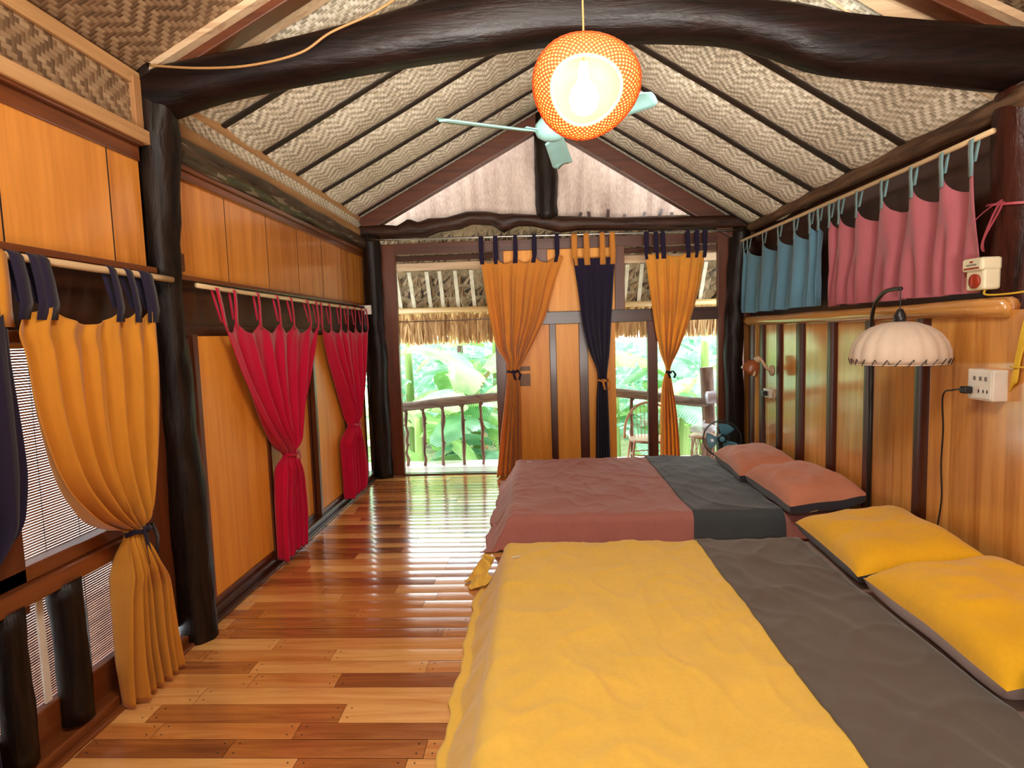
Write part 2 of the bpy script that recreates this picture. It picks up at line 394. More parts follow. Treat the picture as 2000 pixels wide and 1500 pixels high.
# floor ------------------------------------------------------------
def build_floor():
    m = MB(); y = YF
    while y < YB - .01:
        w = R.uniform(.095, .125); y1 = min(y + w, YB + .02); x = XL - .05 - R.uniform(0, .5)
        while x < XR + .3:
            L = R.choice([.45, .6, .8, 1.0, 1.25]) * R.uniform(.9, 1.1); x1 = min(x + L, XR + .35); t = .12 + .85 * R.random() ** 1.1
            a, b = max(x, XL - .05) + .001, x1 - .001
            tilt = R.uniform(-.0014, .0014)
            if b > a:
                m.grid(lambda u, v: (lerp(a, b, u), lerp(y + .0008, y1 - .0008, v), .0016 * math.sin(PI * v) + tilt * (v - .5) - .0016), 1, 5, t)
                if y < 3.3:
                    for ex in (a + .03, b - .03):
                        for ey in (.25, .75):
                            r = .004; cx, cy = ex, lerp(y, y1, ey); n = len(m.v)
                            m.v += [(cx + r * math.cos(q * PI / 3), cy + r * math.sin(q * PI / 3), .0006) for q in range(6)]
                            m.face([n + q for q in range(6)], .01, 1)
            x = x1
        y = y1
    n = len(m.v); m.v += [(XL - .1, YF, -.012), (XR + .4, YF, -.012), (XR + .4, YB + .05, -.012), (XL - .1, YB + .05, -.012)]; m.face((n, n + 1, n + 2, n + 3), .01, 1)
    tag(m.build('floor', [M['floor'], M['gap']], smooth=True), 'glossy red-brown plank floor running across the room', 'floor', kind='structure')
    d = MB(); yy = YB + .06
    for i in range(7):
        d.box((-2.6, yy + .002, -.05), (3., yy + .098, -.004), R.uniform(-.2, .2)); yy += .1
    tag(d.build('porch_floor', M['deck'], bevel=.004), 'sunlit board deck of the porch beyond the doorway', 'floor', kind='structure')
    s = MB().box((-1.6, YB - .03, -.03), (2.02, YB + .06, .012)); tag(s.build('door_sill', M['darkx'], bevel=.004), 'dark sill strip between room floor and porch deck', 'sill', kind='structure')
build_floor()

# ceiling ------------------------------------------------------------
YRL = [3.05, 3.72, 4.27, 4.85, 5.44, 5.98, 6.52, 6.74]
YRR = [3.05, 3.84, 4.45, 5.02, 5.56, 6.1, 6.52, 6.74]
def build_ceiling(side):
    x0, z0 = (XL - .02, EL) if side == 'left' else (2.40, slope(2.40))
    ys = YRL if side == 'left' else YRR; L = math.hypot(RX - x0, RZ - z0)
    root = struct('ceiling_' + side, ((x0 + RX) / 2, 5, (z0 + RZ) / 2), 'woven bamboo mat slope of the ceiling over the ' + ('red curtains' if side == 'left' else 'blue and pink valances'), 'ceiling')
    m = MB()
    def P(u, v):
        y = lerp(ys[0] - .02, ys[-1], u); x = lerp(x0, RX, v); z = lerp(z0, RZ, v)
        sag = .02
        for a, b in zip(ys, ys[1:]):
            if a <= y <= b: sag = .045 * math.sin(PI * (y - a) / (b - a)) ** .6 * min(1, (b - a) / .5)
        sag *= .75 + .5 * nz(y * 1.3, v * 3, 2 if side == 'left' else 8)
        nx = (z0 - RZ) / L * (1 if side == 'left' else 1); 
        n = V(((RZ - z0) / L * (1 if x0 < RX else -1), 0, -abs(RX - x0) / L))
        return V((x, y, z)) + n * sag
    m.grid(P, 150, 24, uvf=lambda u, v: (lerp(ys[0], ys[-1], u), v * L))
    m.build('bamboo_mat', M['mat'], root, True)
    n = V(((RZ - z0) / L * (1 if x0 < RX else -1), 0, -abs(RX - x0) / L))
    for y in ys[1:-1]:
        b = MB(); sd = R.random() * 50
        def Q(v, off, dz): return V((lerp(x0, RX, v), y + off + .025 * nz(v * 2.5, sd), lerp(z0, RZ, v))) + n * (.012 + dz)
        w = .024 if side == 'left' else .03
        for o0, o1, d0, d1 in ((-w, w, .012, .012), (-w, -w, 0, .012), (w, w, .012, 0)):
            b.grid(lambda u, v: Q(u, lerp(o0, o1, v) * (1 + .3 * nz(u * 5, sd)), lerp(d0, d1, v)), 24, 1)
        b.build('batten', M['battenx'], root, False)
    # front bay mat (browner, above the viewer)
    xf0, zf0 = (x0, z0) if side == 'left' else (2.75, 2.76)
    f = MB().grid(lambda u, v: (lerp(xf0, RX, v), lerp(YF, ys[0] + (.0 if side == 'left' else .06), u), lerp(zf0, RZ + .02, v) + (-.01 if side == 'left' else .06)), 10, 10, uvf=lambda u, v: (lerp(YF, ys[0], u), v * L))
    f.build('brown_mat', M['matb'], root)['label'] = 'darker brown mat above the front of the room'
    # truss rafter with pale trims
    rn = MB(); a = V((xf0, 3.04, zf0)) + n * .03; c = V((RX, 3.04, RZ)) + n * .03
    rn.beam(a, c, .1, .1, tuple(-n)); rn.build('rafter', M['redx'], root, bevel=.006)
    tn = MB().beam(V((xf0, 2.965, zf0)) + n * .02, V((RX, 2.965, RZ)) + n * .02, .05, .035, tuple(-n)); tn.build('rafter_trim', M['rawx'], root)
    if side == 'right':
        MB().grid(lambda u, v: (lerp(x0, RX, u), 3.12, lerp(lerp(z0, RZ, u) - .03, lerp(zf0, RZ, (lerp(x0, RX, u) - xf0) / (RX - xf0)) + .1, v)), 30, 2).build('filler_board', M['rawx'], root)
    tw = MB()
    tw.grid(lambda u, v: V((lerp(xf0, RX, u), 3.1 + v * (.09 + .03 * nz(u * 9, 3)), lerp(zf0, RZ, u))) + n * .055, 40, 2)
    tw.build('pale_strip', M['rawx'], root, solid=.01)
    # gable rafter at the back
    gb = MB(); a = V((x0, 6.62, z0)) + n * .12; c = V((RX, 6.62, RZ)) + n * .12
    gb.beam(a, c, .11, .17, tuple(-n)); gb.build('gable_rafter', M['redx'], root, bevel=.008)
    return root
build_ceiling('left'); build_ceiling('right')

# trunks, logs -----------------------------------------------------------
def trunk(label, pts, rads, mat, name='pillar', seg=18, wob=.22, seed=1., cat='pillar', n=10):
    pp = catmull(pts, n); N = len(pp); ks = [(i / (len(rads) - 1), r) for i, r in enumerate(rads)]
    m = MB().tube(pp, lambda t: interp(ks, t), seg, wob, seed)
    return tag(m.build(name, mat, smooth=True), label, cat, kind='structure')
trunk('dark round pillar between the yellow and red curtains on the left', [(-1.91, 3.03, 2.98), (-1.925, 3.03, 2.55), (-1.94, 3.03, 2.0), (-1.935, 3.03, 1.36), (-1.91, 3.02, .7), (-1.89, 3.01, -.01)], [.1, .1, .085, .087, .1, .095], M['trunk'], seed=3)
trunk('dark round pillar in the far corner beside the red curtains', [(-1.82, 6.58, 2.72), (-1.82, 6.6, 1.9), (-1.815, 6.6, 1.2), (-1.82, 6.6, -.01)], [.1, .095, .1, .105], M['trunk'], seed=9)
trunk('dark round pillar in the far corner below the blue valance', [(2.225, 6.58, 2.66), (2.17, 6.6, 1.95), (2.15, 6.6, 1.25), (2.18, 6.6, -.01)], [.1, .09, .105, .1], M['trunk'], seed=14)
trunk('reddish dark pillar beside the pink valance carrying the switch boxes', [(2.41, 3.07, 3.0), (2.41, 3.07, 2.1), (2.41, 3.07, 1.3), (2.42, 3.07, -.01)], [.14, .135, .13, .14], M['trunkr'], seed=21, wob=.1)
# great arched tie beam
def big_beam():
    top = [(-2.05, 2.97), (-1.81, 3.005), (-1.38, 3.06), (-.853, 3.156), (-.334, 3.262), (.1, 3.29), (.544, 3.25), (.91, 3.185), (1.28, 3.13), (1.5, 3.075), (1.76, 3.037), (2.12, 2.99), (2.6, 2.94)]
    bot = [(-2.05, 2.70), (-1.83, 2.762), (-1.667, 2.812), (-1.396, 2.862), (-.865, 2.928), (-.345, 2.979), (.165, 3.019), (.541, 3.011), (.912, 2.985), (1.158, 2.92), (1.404, 2.824), (1.647, 2.783), (1.889, 2.752), (2.37, 2.68), (2.6, 2.66)]
    m = MB(); seg = 20; N = 60; n0 = 0
    for k in range(N + 1):
        x = lerp(-2.05, 2.6, k / N); zt, zb = interp(top, x), interp(bot, x); cz, h = (zt + zb) / 2, (zt - zb) / 2
        for i in range(seg):
            a = 2 * PI * i / seg
            ca, sa = math.cos(a), math.sin(a)
            q = 1 + .05 * nz(x * 1.5, ca * 2, sa * 2)
            m.v.append((x, 3.05 + .12 * math.copysign(abs(ca) ** .8, ca) * q, cz + h * math.copysign(abs(sa) ** .85, sa)))
    for k in range(N):
        for i in range(seg):
            a = k * seg + i; b = k * seg + (i + 1) % seg; m.face((a, b, b + seg, a + seg))
    m.face(range(seg)); m.face([N * seg + i for i in range(seg)][::-1])
    tag(m.build('arched_beam', M['logx'], smooth=True), 'great arched black log beam spanning the room behind the woven lamp', 'beam', kind='structure')
    top = [(-2.0, 2.84), (-1.7, 2.849), (-1.517, 2.83), (-1.393, 2.903), (-1.28, 2.86), (-1.17, 2.9), (-.976, 2.898), (-.741, 2.955), (-.521, 2.947), (-.364, 2.913), (-.245, 2.914), (.018, 2.887), (.871, 2.826), (2.35, 2.799)]
    bot = [(-2.0, 2.698), (-1.202, 2.69), (-1.068, 2.741), (-.822, 2.765), (-.684, 2.815), (-.453, 2.789), (-.348, 2.702), (-.193, 2.774), (-.025, 2.767), (.171, 2.716), (.288, 2.684), (.479, 2.704), (1.422, 2.668), (2.35, 2.65)]
    m = MB(); N = 110; seg = 14
    for k in range(N + 1):
        x = lerp(-2.0, 2.35, k / N); zt, zb = lin(top, x), lin(bot, x); cz, h = (zt + zb) / 2, (zt - zb) / 2
        for i in range(seg):
            a = 2 * PI * i / seg; q = 1 + .12 * nz(x * 6, math.cos(a) * 2, math.sin(a) * 2)
            m.v.append((x, 6.6 + .085 * math.cos(a) * q, cz + h * math.sin(a) * (1 + .04 * nz(x * 14, i))))
    for k in range(N):
        for i in range(seg):
            a = k * seg + i; b = k * seg + (i + 1) % seg; m.face((a, b, b + seg, a + seg))
    m.face(range(seg)); m.face([N * seg + i for i in range(seg)][::-1])
    tag(m.build('gnarled_beam', M['loghx'], smooth=True), 'gnarled dark log beam over the far door openings', 'beam', kind='structure')
big_beam()
k2 = MB()
k2.tube([(.14 + .012 * nz(i * .7), 6.62, lerp(2.82, 3.95, i / 12)) for i in range(13)], .125, 12, .12, 5.)
tag(k2.build('king_post', M['trunk'], smooth=True), 'dark upright king post below the gable peak behind the fan', 'post', kind='structure')
trunk('brown round eave pole above the blue and pink valances', [(2.33, 2.9, 2.64), (2.32, 4.2, 2.655), (2.31, 5.5, 2.66), (2.3, 6.7, 2.65)], [.06, .062, .055, .045], M['poley'], 'eave_pole', 14, .1, 33., 'pole')
trunk('grey bark log running under the ceiling trim above the red curtains', [(-1.915, 3.1, 2.645), (-1.92, 4.2, 2.65), (-1.92, 5.4, 2.65), (-1.915, 6.62, 2.645)], [.075, .078, .075, .07], M['logy'], 'wall_log', 16, .2, 41., 'log')

# left wall ---------------------------------------------------------------
wl = struct('wall_left', (XL, 4.9, 0), 'left wall of orange varnished boards behind the red curtains', 'wall')
def boards(y0, y1, z0, z1, x, cuts, name, parent, mat, th=.02, axis=1):
    m = MB(); cs = [y0] + list(cuts) + [y1]
    for a, b in zip(cs, cs[1:]):
        m.box((x - th, a + .003, z0), (x, b - .003, z1), R.uniform(-.2, .25) + .001)
    for c in cuts: m.box((x - .002, c - .0035, z0), (x + .0008, c + .0035, z1), .001, 0, 1)
    return m.build(name, [mat, M['gap']], parent)
boards(3.1, 6.62, 1.95, 2.52, XL + .01, [3.687, 4.25, 4.80, 5.352, 5.883, 6.4], 'upper_boards', wl, M['board'])
MB().box((XL - .08, 3.05, 1.64), (XL - .03, 6.7, 1.96)).build('dark_header', M['darky'], wl)
MB().box((XL - .05, 3.1, 1.945), (XL + .05, 6.64, 1.972)).build('ledge', M['redy'], wl, bevel=.004)
MB().box((XL - .05, 3.1, 1.63), (XL - .0, 6.6, 1.70)).build('door_head', M['darky'], wl, bevel=.004)
mo = MB().box((XL - .02, 3.1, 2.50), (XL + .035, 6.62, 2.545)); mo.box((XL - .02, 3.1, 2.545), (XL + .055, 6.62, 2.575)); mo.build('moulding', M['redy'], wl, bevel=.004)
MB().box((XL - .03, 3.1, 1.99), (XL + .05, 3.16, 2.085)).build('cleat', M['redz'], wl, bevel=.004)
MB().box((XL - .05, 3.08, 2.725), (XL + .03, 6.66, 2.80)).build('lower_trim', M['rawy'], wl, bevel=.003)
mm = MB().grid(lambda u, v: (XL + .012, lerp(3.08, 6.68, u), lerp(2.79, 2.9, v)), 8, 2, uvf=lambda u, v: (u * 3.6, v * .12)); mm.build('mat_strip', M['mat'], wl)
MB().box((XL - .05, 3.08, 2.895), (XL + .025, 6.68, 2.955)).build('upper_trim', M['rawy'], wl, bevel=.003)
MB().box((XL - .2, 3.0, -.02), (XL - .1, 6.8, 3.)).build('backing', M['darky'], wl)
base = MB().box((XL - .1, 3.1, 0), (XL + .05, 6.62, .07)); base.box((XL + .05, 3.1, 0), (XL + .085, 6.62, .022))
tag(base.build('baseboard_left', M['darky'], bevel=.006), 'dark timber sill along the floor below the red curtains', 'baseboard', kind='structure')
# sliding doors
def door(n, y0, y1, x, lab, fr=.045, mat='panel'):
    r = struct('door_%d' % n, (x, (y0 + y1) / 2, .07), lab, 'door')
    MB().box((x - .012, y0 + fr, .10), (x, y1 - fr, 1.64), R.uniform(-.1, .15)).build('panel', M[mat], r)
    f = MB()
    for a, b in ((y0, y0 + fr), (y1 - fr, y1)): f.box((x - .03, a, .07), (x + .012, b, 1.65))
    f.box((x - .03, y0 + fr, .07), (x + .012, y1 - fr, .105)); f.build('frame', M['redz'], r, bevel=.003)
    return r
door(1, 3.22, 4.08, XL + .015, 'tall orange sliding door panel beside the dark left pillar')
door(2, 4.06, 4.96, XL - .03, 'orange sliding door panel behind the larger red curtain')
door(3, 4.95, 5.75, XL + .015, 'orange sliding door panel between the two red curtains')
door(4, 5.74, 6.55, XL - .03, 'orange sliding door panel behind the farther red curtain')
# front bay of the left wall (with the window)
wf = struct('wall_left_front', (XL, 2, 0), 'left wall bay around the blind window behind the mustard curtain', 'wall')
boards(YF, 2.9, 1.97, 2.56, XL + .01, [-1.8, -1.2, -.6, 0, .6, 1.15, 1.62, 2.11, 2.68], 'upper_boards', wf, M['board'])
MB().box((XL - .06, YF, 1.65), (XL - .02, 2.95, 1.98)).build('dark_header', M['darky'], wf)
MB().box((XL - .05, YF, 1.955), (XL + .05, 2.92, 1.985)).build('ledge', M['redy'], wf, bevel=.004)
mo = MB().box((XL - .02, YF, 2.50), (XL + .02, 2.9, 2.57)); mo.box((XL - .02, YF, 2.57), (XL + .045, 2.9, 2.60)); mo.build('moulding', M['redy'], wf, bevel=.004)
MB().box((XL - .05, YF, 2.585), (XL + .06, 2.93, 2.65)).build('lower_trim', M['rawy'], wf, bevel=.003)
mm = MB().grid(lambda u, v: (XL + .012, lerp(YF, 2.92, u), lerp(2.64, 2.88, v)), 8, 2, uvf=lambda u, v: (u * 5.3, v * .26)); mm.build('mat_strip', M['matb'], wf)
MB().box((XL - .05, YF, 2.865), (XL + .03, 2.94, 2.93)).build('upper_trim', M['rawy'], wf, bevel=.003)
MB().box((XL - .05, 2.875, 2.6), (XL + .035, 2.93, 2.9)).build('end_trim', M['rawz'], wf, bevel=.003)
MB().box((XL - .2, YF, 1.9), (XL - .06, 3.0, 3.)).build('backing', M['darky'], wf)
MB().box((XL - .05, 2.64, .1), (XL + .0, 2.95, 1.66)).build('side_board', M['redz'], wf)
MB().box((XL - .05, YF, 0), (XL + 0, 1.0, 1.66)).build('side_board', M['redz'], wf)
MB().box((XL - .05, 1., 0), (XL - .005, 2.66, .2)).build('bottom_rail', M['redy'], wf, bevel=.005)
b2 = MB().box((XL - .05, YF, 0), (XL + .06, 2.92, .06)); b2.box((XL + .06, YF, 0), (XL + .09, 2.92, .02))
tag(b2.build('baseboard_front', M['redy'], bevel=.006), 'reddish skirting along the floor under the blind window', 'baseboard', kind='structure')
win = struct('window_1', (XL, 2.2, .2), 'low window with bamboo blind and rough posts behind the mustard curtain', 'window')
MB().box((XL - .04, 1.80, .62), (XL + .03, 2.04, 1.66)).build('stile', M['redz'], win, bevel=.004)
MB().box((XL - .04, 2.60, .62), (XL + .03, 2.68, 1.66)).build('stile', M['redz'], win, bevel=.004)
MB().box((XL - .04, 1.0, .655), (XL + .055, 2.66, .73)).build('rail', M['redy'], win, bevel=.006)
MB().box((XL - .04, 1.0, .73), (XL + .03, 2.66, .79)).build('rail', M['redy'], win, bevel=.006)
MB().box((XL - .04, 1.0, 1.62), (XL + .03, 2.66, 1.67)).build('rail', M['redy'], win, bevel=.006)
for y, ra, sd in ((1.95, .055, 2.), (2.215, .062, 6.), (1.62, .06, 8.), (2.56, .05, 11.)):
    MB().tube([(XL + .02, y + .012 * nz(i * .6, sd), lerp(.08, .665, i / 8)) for i in range(9)], ra, 12, .18, sd).build('window_post', M['trunk'], win, True)
MB().box((XL - .02, 2.11, .21), (XL - .012, 2.14, .65)).build('lit_sash_edge', M['white'], win)  # window sash edge; the light it reflects is painted as white
# bamboo blind outside
bl = thing('bamboo_blind', (XL - .1, 2.1, 1.66), 'bamboo slat blind hanging outside the window behind the mustard curtain', 'blind')
m = MB(); z = .1
while z < 1.63:
    m.box((XL - .105, 1.2, z), (XL - .099, 2.66, z + .0078), R.uniform(-.3, .3)); z += .0112
m.build('slats', wood('blind_slat', srgb((140, 104, 92)), srgb((196, 160, 140)), 'y', .6, 1., 0, .05, False), bl)
for y in (1.5, 1.85, 2.09, 2.27, 2.45):
    MB().tube([(XL - .096, y, .1), (XL - .096, y + .005, 1.64)], .0015, 5).build('blind_cord', M['grey'], bl)
MB().box((XL - .115, 1.2, 1.6), (XL - .09, 2.66, 1.65)).build('head_rail', M['bamboo'], bl)

# right wall ---------------------------------------------------------------
wr = struct('wall_right', (XR, 4.8, 0), 'board and batten wall of golden varnished planks behind the pillows', 'wall')
m = MB()
for a, b in ((6.05, 6.62), (5.72, 6.05), (5.2, 5.72), (4.65, 5.2), (4.2, 4.65), (3.84, 4.2), (3.58, 3.84), (3.33, 3.58), (2.7, 3.33)):
    m.box((XR, a + .001, 0), (XR + .03, b - .001, 1.64), R.uniform(-.15, .2) + .001)
m.build('boards', M['cedar'], wr)
for a, b in ((6.28, 6.45), (5.99, 6.14), (5.57, 5.71), (5.11, 5.29), (4.57, 4.73), (4.08, 4.2), (3.51, 3.65)):
    m = MB(); m.grid(lambda u, v: (XR - .028 * math.sin(PI * u) ** .6 + .002, lerp(a, b, u), lerp(0, 1.64, v)), 8, 2); m.build('batten', M['darkz'], wr, True)
m = MB().tube([(XR + .0, lerp(2.95, 6.66, i / 16), 1.655 + .006 * nz(i * .4)) for i in range(17)], .05, 10, .12, 3.); m.build('top_rail', M['raily'], wr, True)
MB().box((XR + .09, 3.2, 1.62), (XR + .12, 6.7, 2.9)).build('dark_backing', M['darky'], wr)
wrf = struct('wall_right_front', (XR + .3, 0, 0), 'plain board wall beyond the reddish pillar at the near right', 'wall')
MB().box((XR + .3, YF, 0), (XR + .34, 2.9, 2.9)).build('front_boards', M['cedar'], wrf)
# wall behind the viewer
tag(MB().box((XL - .2, YF - .05, 0), (XR + .4, YF, 4.2)).build('wall_front', M['board']), 'plain board wall at the near end of the room', 'wall', kind='structure')

# back wall --------------------------------------------------------------
wb = struct('wall_back', (.2, YB, 0), 'far wall frame of red-brown posts and rails around the open doorways', 'wall')
def post(name, x0, x1, z0, z1, mat='redz', y0=YB - .03, y1=YB + .04): return MB().box((x0, y0, z0), (x1, y1, z1), R.uniform(-.1, .1) + .001).build(name, M[mat], wb, bevel=.005)
post('jamb', -1.75, -1.58, 0, 2.64); post('jamb', 2.0, 2.12, 0, 2.62)
post('head', -1.75, 2.12, 2.52, 2.64, 'redx', YB - .025)
post('post', -.48, -.36, 0, 2.53); post('post', .87, .98, 1.69, 2.53); post('mullion', 1.225, 1.335, 0, 1.70, 'darkz')
post('transom', -.36, 2.0, 1.69, 1.83, 'darkx', YB - .04)
for x0, x1 in ((.13, .205), (.46, .56)): post('batten', x0, x1, 0, 1.70, 'darkz', YB - .035)
post('batten', .0, .13, 1.83, 2.53, 'redz')
post('filler', -1.98, -1.74, 0, 2.66, 'darkz', YB + .0, YB + .06); post('filler', 2.1, 2.5, 0, 2.66, 'redz', YB + .0, YB + .06)
def bdoor(n, x0, x1, z0, z1, lab):
    r = struct('door_%d' % n, ((x0 + x1) / 2, YB, z0), lab, 'door')
    MB().box((x0, YB, z0), (x1, YB + .02, z1), R.uniform(-.1, .1) + .001).build('panel', M['panel'], r)
    return r
bdoor(5, -.36, .14, 0, 1.69, 'orange door leaf with small brown plaques beside the tied orange curtain')
bdoor(6, .2, .47, 0, 1.69, 'narrow orange door leaf between two dark battens')
bdoor(7, .55, .87, 0, 1.69, 'orange door leaf mostly behind the navy curtain')
bdoor(8, -.36, .0, 1.83, 2.53, 'orange panel above the transom behind the orange curtain')
bdoor(9, .1, .88, 1.83, 2.53, 'orange panel above the transom between orange and navy curtains')
for z0, z1, lab in ((1.175, 1.225, 'thin brown plaque on the orange door, the upper one'), (1.0, 1.14, 'square brown plaque on the orange door, the lower one')):
    tag(MB().box((-.22, YB - .006, z0), (-.095, YB, z1)).build('door_plaque', M['plaque'], bevel=.002), lab, 'plaque', 'door plaques')
# outer wall gable: thatch
gt = struct('gable_thatch', (.15, 6.95, 2.8), 'pinkish straw thatch closing the gable behind the king post', 'thatch')
m = MB()
def GP(u, v):
    z = lerp(4.2, 2.86 + .05 * nz(u * 30, 7), v); y = lerp(6.8, 7.12, v)
    return (lerp(-2.3, 2.6, u), y + .03 * nz(u * 25, v * 2, 4), z)
m.grid(GP, 160, 12, tone=lambda u, v: .5 * nz(u * 60, v * 1.5)); m.build('straw_sheet', M['thatch'], gt, True)
for i in range(9):
    x = lerp(.45, 1.9, (i + R.uniform(-.2, .2)) / 8)
    MB().beam((x, 6.75, 2.78), (x + R.uniform(-.02, .08), 6.86, 2.93 + R.uniform(-.03, .04)), .035, .012, (0, 1, 0)).build('slat_end', M['darkx'], gt)

# porch roof ---------------------------------------------------------------
pr = struct('porch_roof', (.2, 7.3, 1.6), 'low thatched porch eave with bamboo pole and straw fringe', 'roof')
def RP(x, s): # underside plane, s=0 at the house, 1 at the eave
    return V((x, lerp(6.95, 7.55, s), lerp(2.86, 1.86, s)))
rn = V((0, -1., -.6)).normalized()
bk = MB().grid(lambda u, v: RP(lerp(-3, 3.2, u), v) - rn * .09, 40, 4, tone=lambda u, v: .3 * nz(u * 40, v * 4)); bk.build('thatch_back', M['leafth'], pr)
for row, s in enumerate((.06, .2, .34, .52, .66, .8)):
    m = MB(); x = -2.3 + .06 * (row % 2)
    while x < 2.8:
        w = R.uniform(.13, .17); apex = RP(x + w * .95 + R.uniform(-.03, .03), s) + rn * .02; d = (RP(0, 1) - RP(0, 0)).normalized()
        n0 = len(m.v); K = 9; m.v.append(tuple(apex - d * .02))
        for k in range(K):
            a = lerp(-1, 1, k / (K - 1)); q = apex + V((1, 0, 0)) * ((a - .75) * w * .6) + d * (.105 + .035 * a + .03 * math.cos(a * 1.5) + R.uniform(-.015, .015)) + rn * (.035 * (1 - a * a) - .05)
            m.v.append(tuple(q))
        for k in range(K - 1): m.face((n0, n0 + 1 + k, n0 + 2 + k), R.uniform(-.6, .6) + .001)
        x += w * .92
    m.build('leaf_row', M['leafth'], pr)
for i in range(26):
    x = lerp(-2.1, 2.6, i / 25) + R.uniform(-.02, .02)
    MB().beam(RP(x, .46) + rn * .035, RP(x + R.uniform(-.01, .01), .9) + rn * .035, .045, .008, tuple(rn)).build('split_slat', M['slat'], pr)
MB().beam((-2.6, 7.16, 2.44), (2.9, 7.16, 2.44), .03, .09, (0, -.4, 1)).build('purlin_board', M['rawx'], pr)
MB().beam((-2.6, 7.09, 2.53), (2.9, 7.09, 2.53), .03, .06, (0, -.4, 1)).build('purlin_board', M['darkx'], pr)
MB().tube([(-2.6, 7.44, 1.925), (0, 7.44, 1.92), (2.9, 7.44, 1.915)], .037, 12).build('bamboo_pole', M['bamboox'], pr, True)
m = MB()
for i in range(1500):
    x = R.uniform(-2.5, 2.8); top = R.uniform(1.72, 1.9); w = R.uniform(.006, .016); dx = R.gauss(0, .03); y = 7.5 + R.uniform(-.02, .05)
    zb = 1.515 + R.uniform(-.03, .03) + .02 * nz(x * 3); n0 = len(m.v)
    m.v += [(x - w, y, top), (x + w, y, top), (x + dx + w * .6, y + .02, zb), (x + dx - w * .6, y + .02, zb)]; m.face((n0, n0 + 1, n0 + 2, n0 + 3), R.uniform(-.5, .5) + .001)
m.grid(lambda u, v: (lerp(-2.6, 2.9, u), 7.57, lerp(1.9, 1.6, v)), 60, 1, tone=lambda u, v: .4 * nz(u * 90))
m.build('straw_fringe', M['fringe'], pr)
MB().beam((-2.6, 7.475, 1.79), (2.9, 7.475, 1.79), .012, .01).build('fringe_lath', M['darkx'], pr)

# porch railing --------------------------------------------------------------
prl = struct('porch_railing', (-.4, 7.15, 0), 'rustic log railing with branch balusters along the porch', 'railing')
rail = catmull([(-2.1, 7.22, .73), (-1.68, 7.2, .735), (-1.1, 7.2, .785), (-.5, 7.2, .83), (.2, 7.2, .86), (.85, 7.2, .85), (1.35, 7.2, .79), (1.75, 7.2, .72), (2.1, 7.2, .69)], 6)
MB().tube(rail, .058, 12, .15, 4.).build('log_rail', M['greywood'], prl, True)
def rz(x): return interp([(-1.7, .735), (-1.1, .785), (-.5, .83), (.2, .86), (.85, .85), (1.35, .79), (2.1, .69)], x)
for i, x in enumerate((-1.66, -1.44, -1.2, -.95, -.72, -.48, .9, 1.12, 1.36, 1.6)):
    pts = [(x + .03 * nz(k * .7, i * 3.3), 7.18, lerp(-.01, rz(x), k / 9)) for k in range(10)]
    m = MB().tube(pts, lambda t:   .02 * (1 + .25 * math.sin(t * 17 + i)), 8, .5, i * 2.)
    for k in (3, 6, 8):
        p = V(pts[k]); m.tube([p, p + V((R.choice((-1, 1)) * .035, 0, .03))], .008, 6)
    m.build('baluster', M['branch'], prl, True)
MB().tube([(2.05, 7.22, -.01), (2.06, 7.22, .5), (2.03, 7.22, 1.12)], .075, 14, .15, 6.).build('rail_post', M['branch'], prl, True)

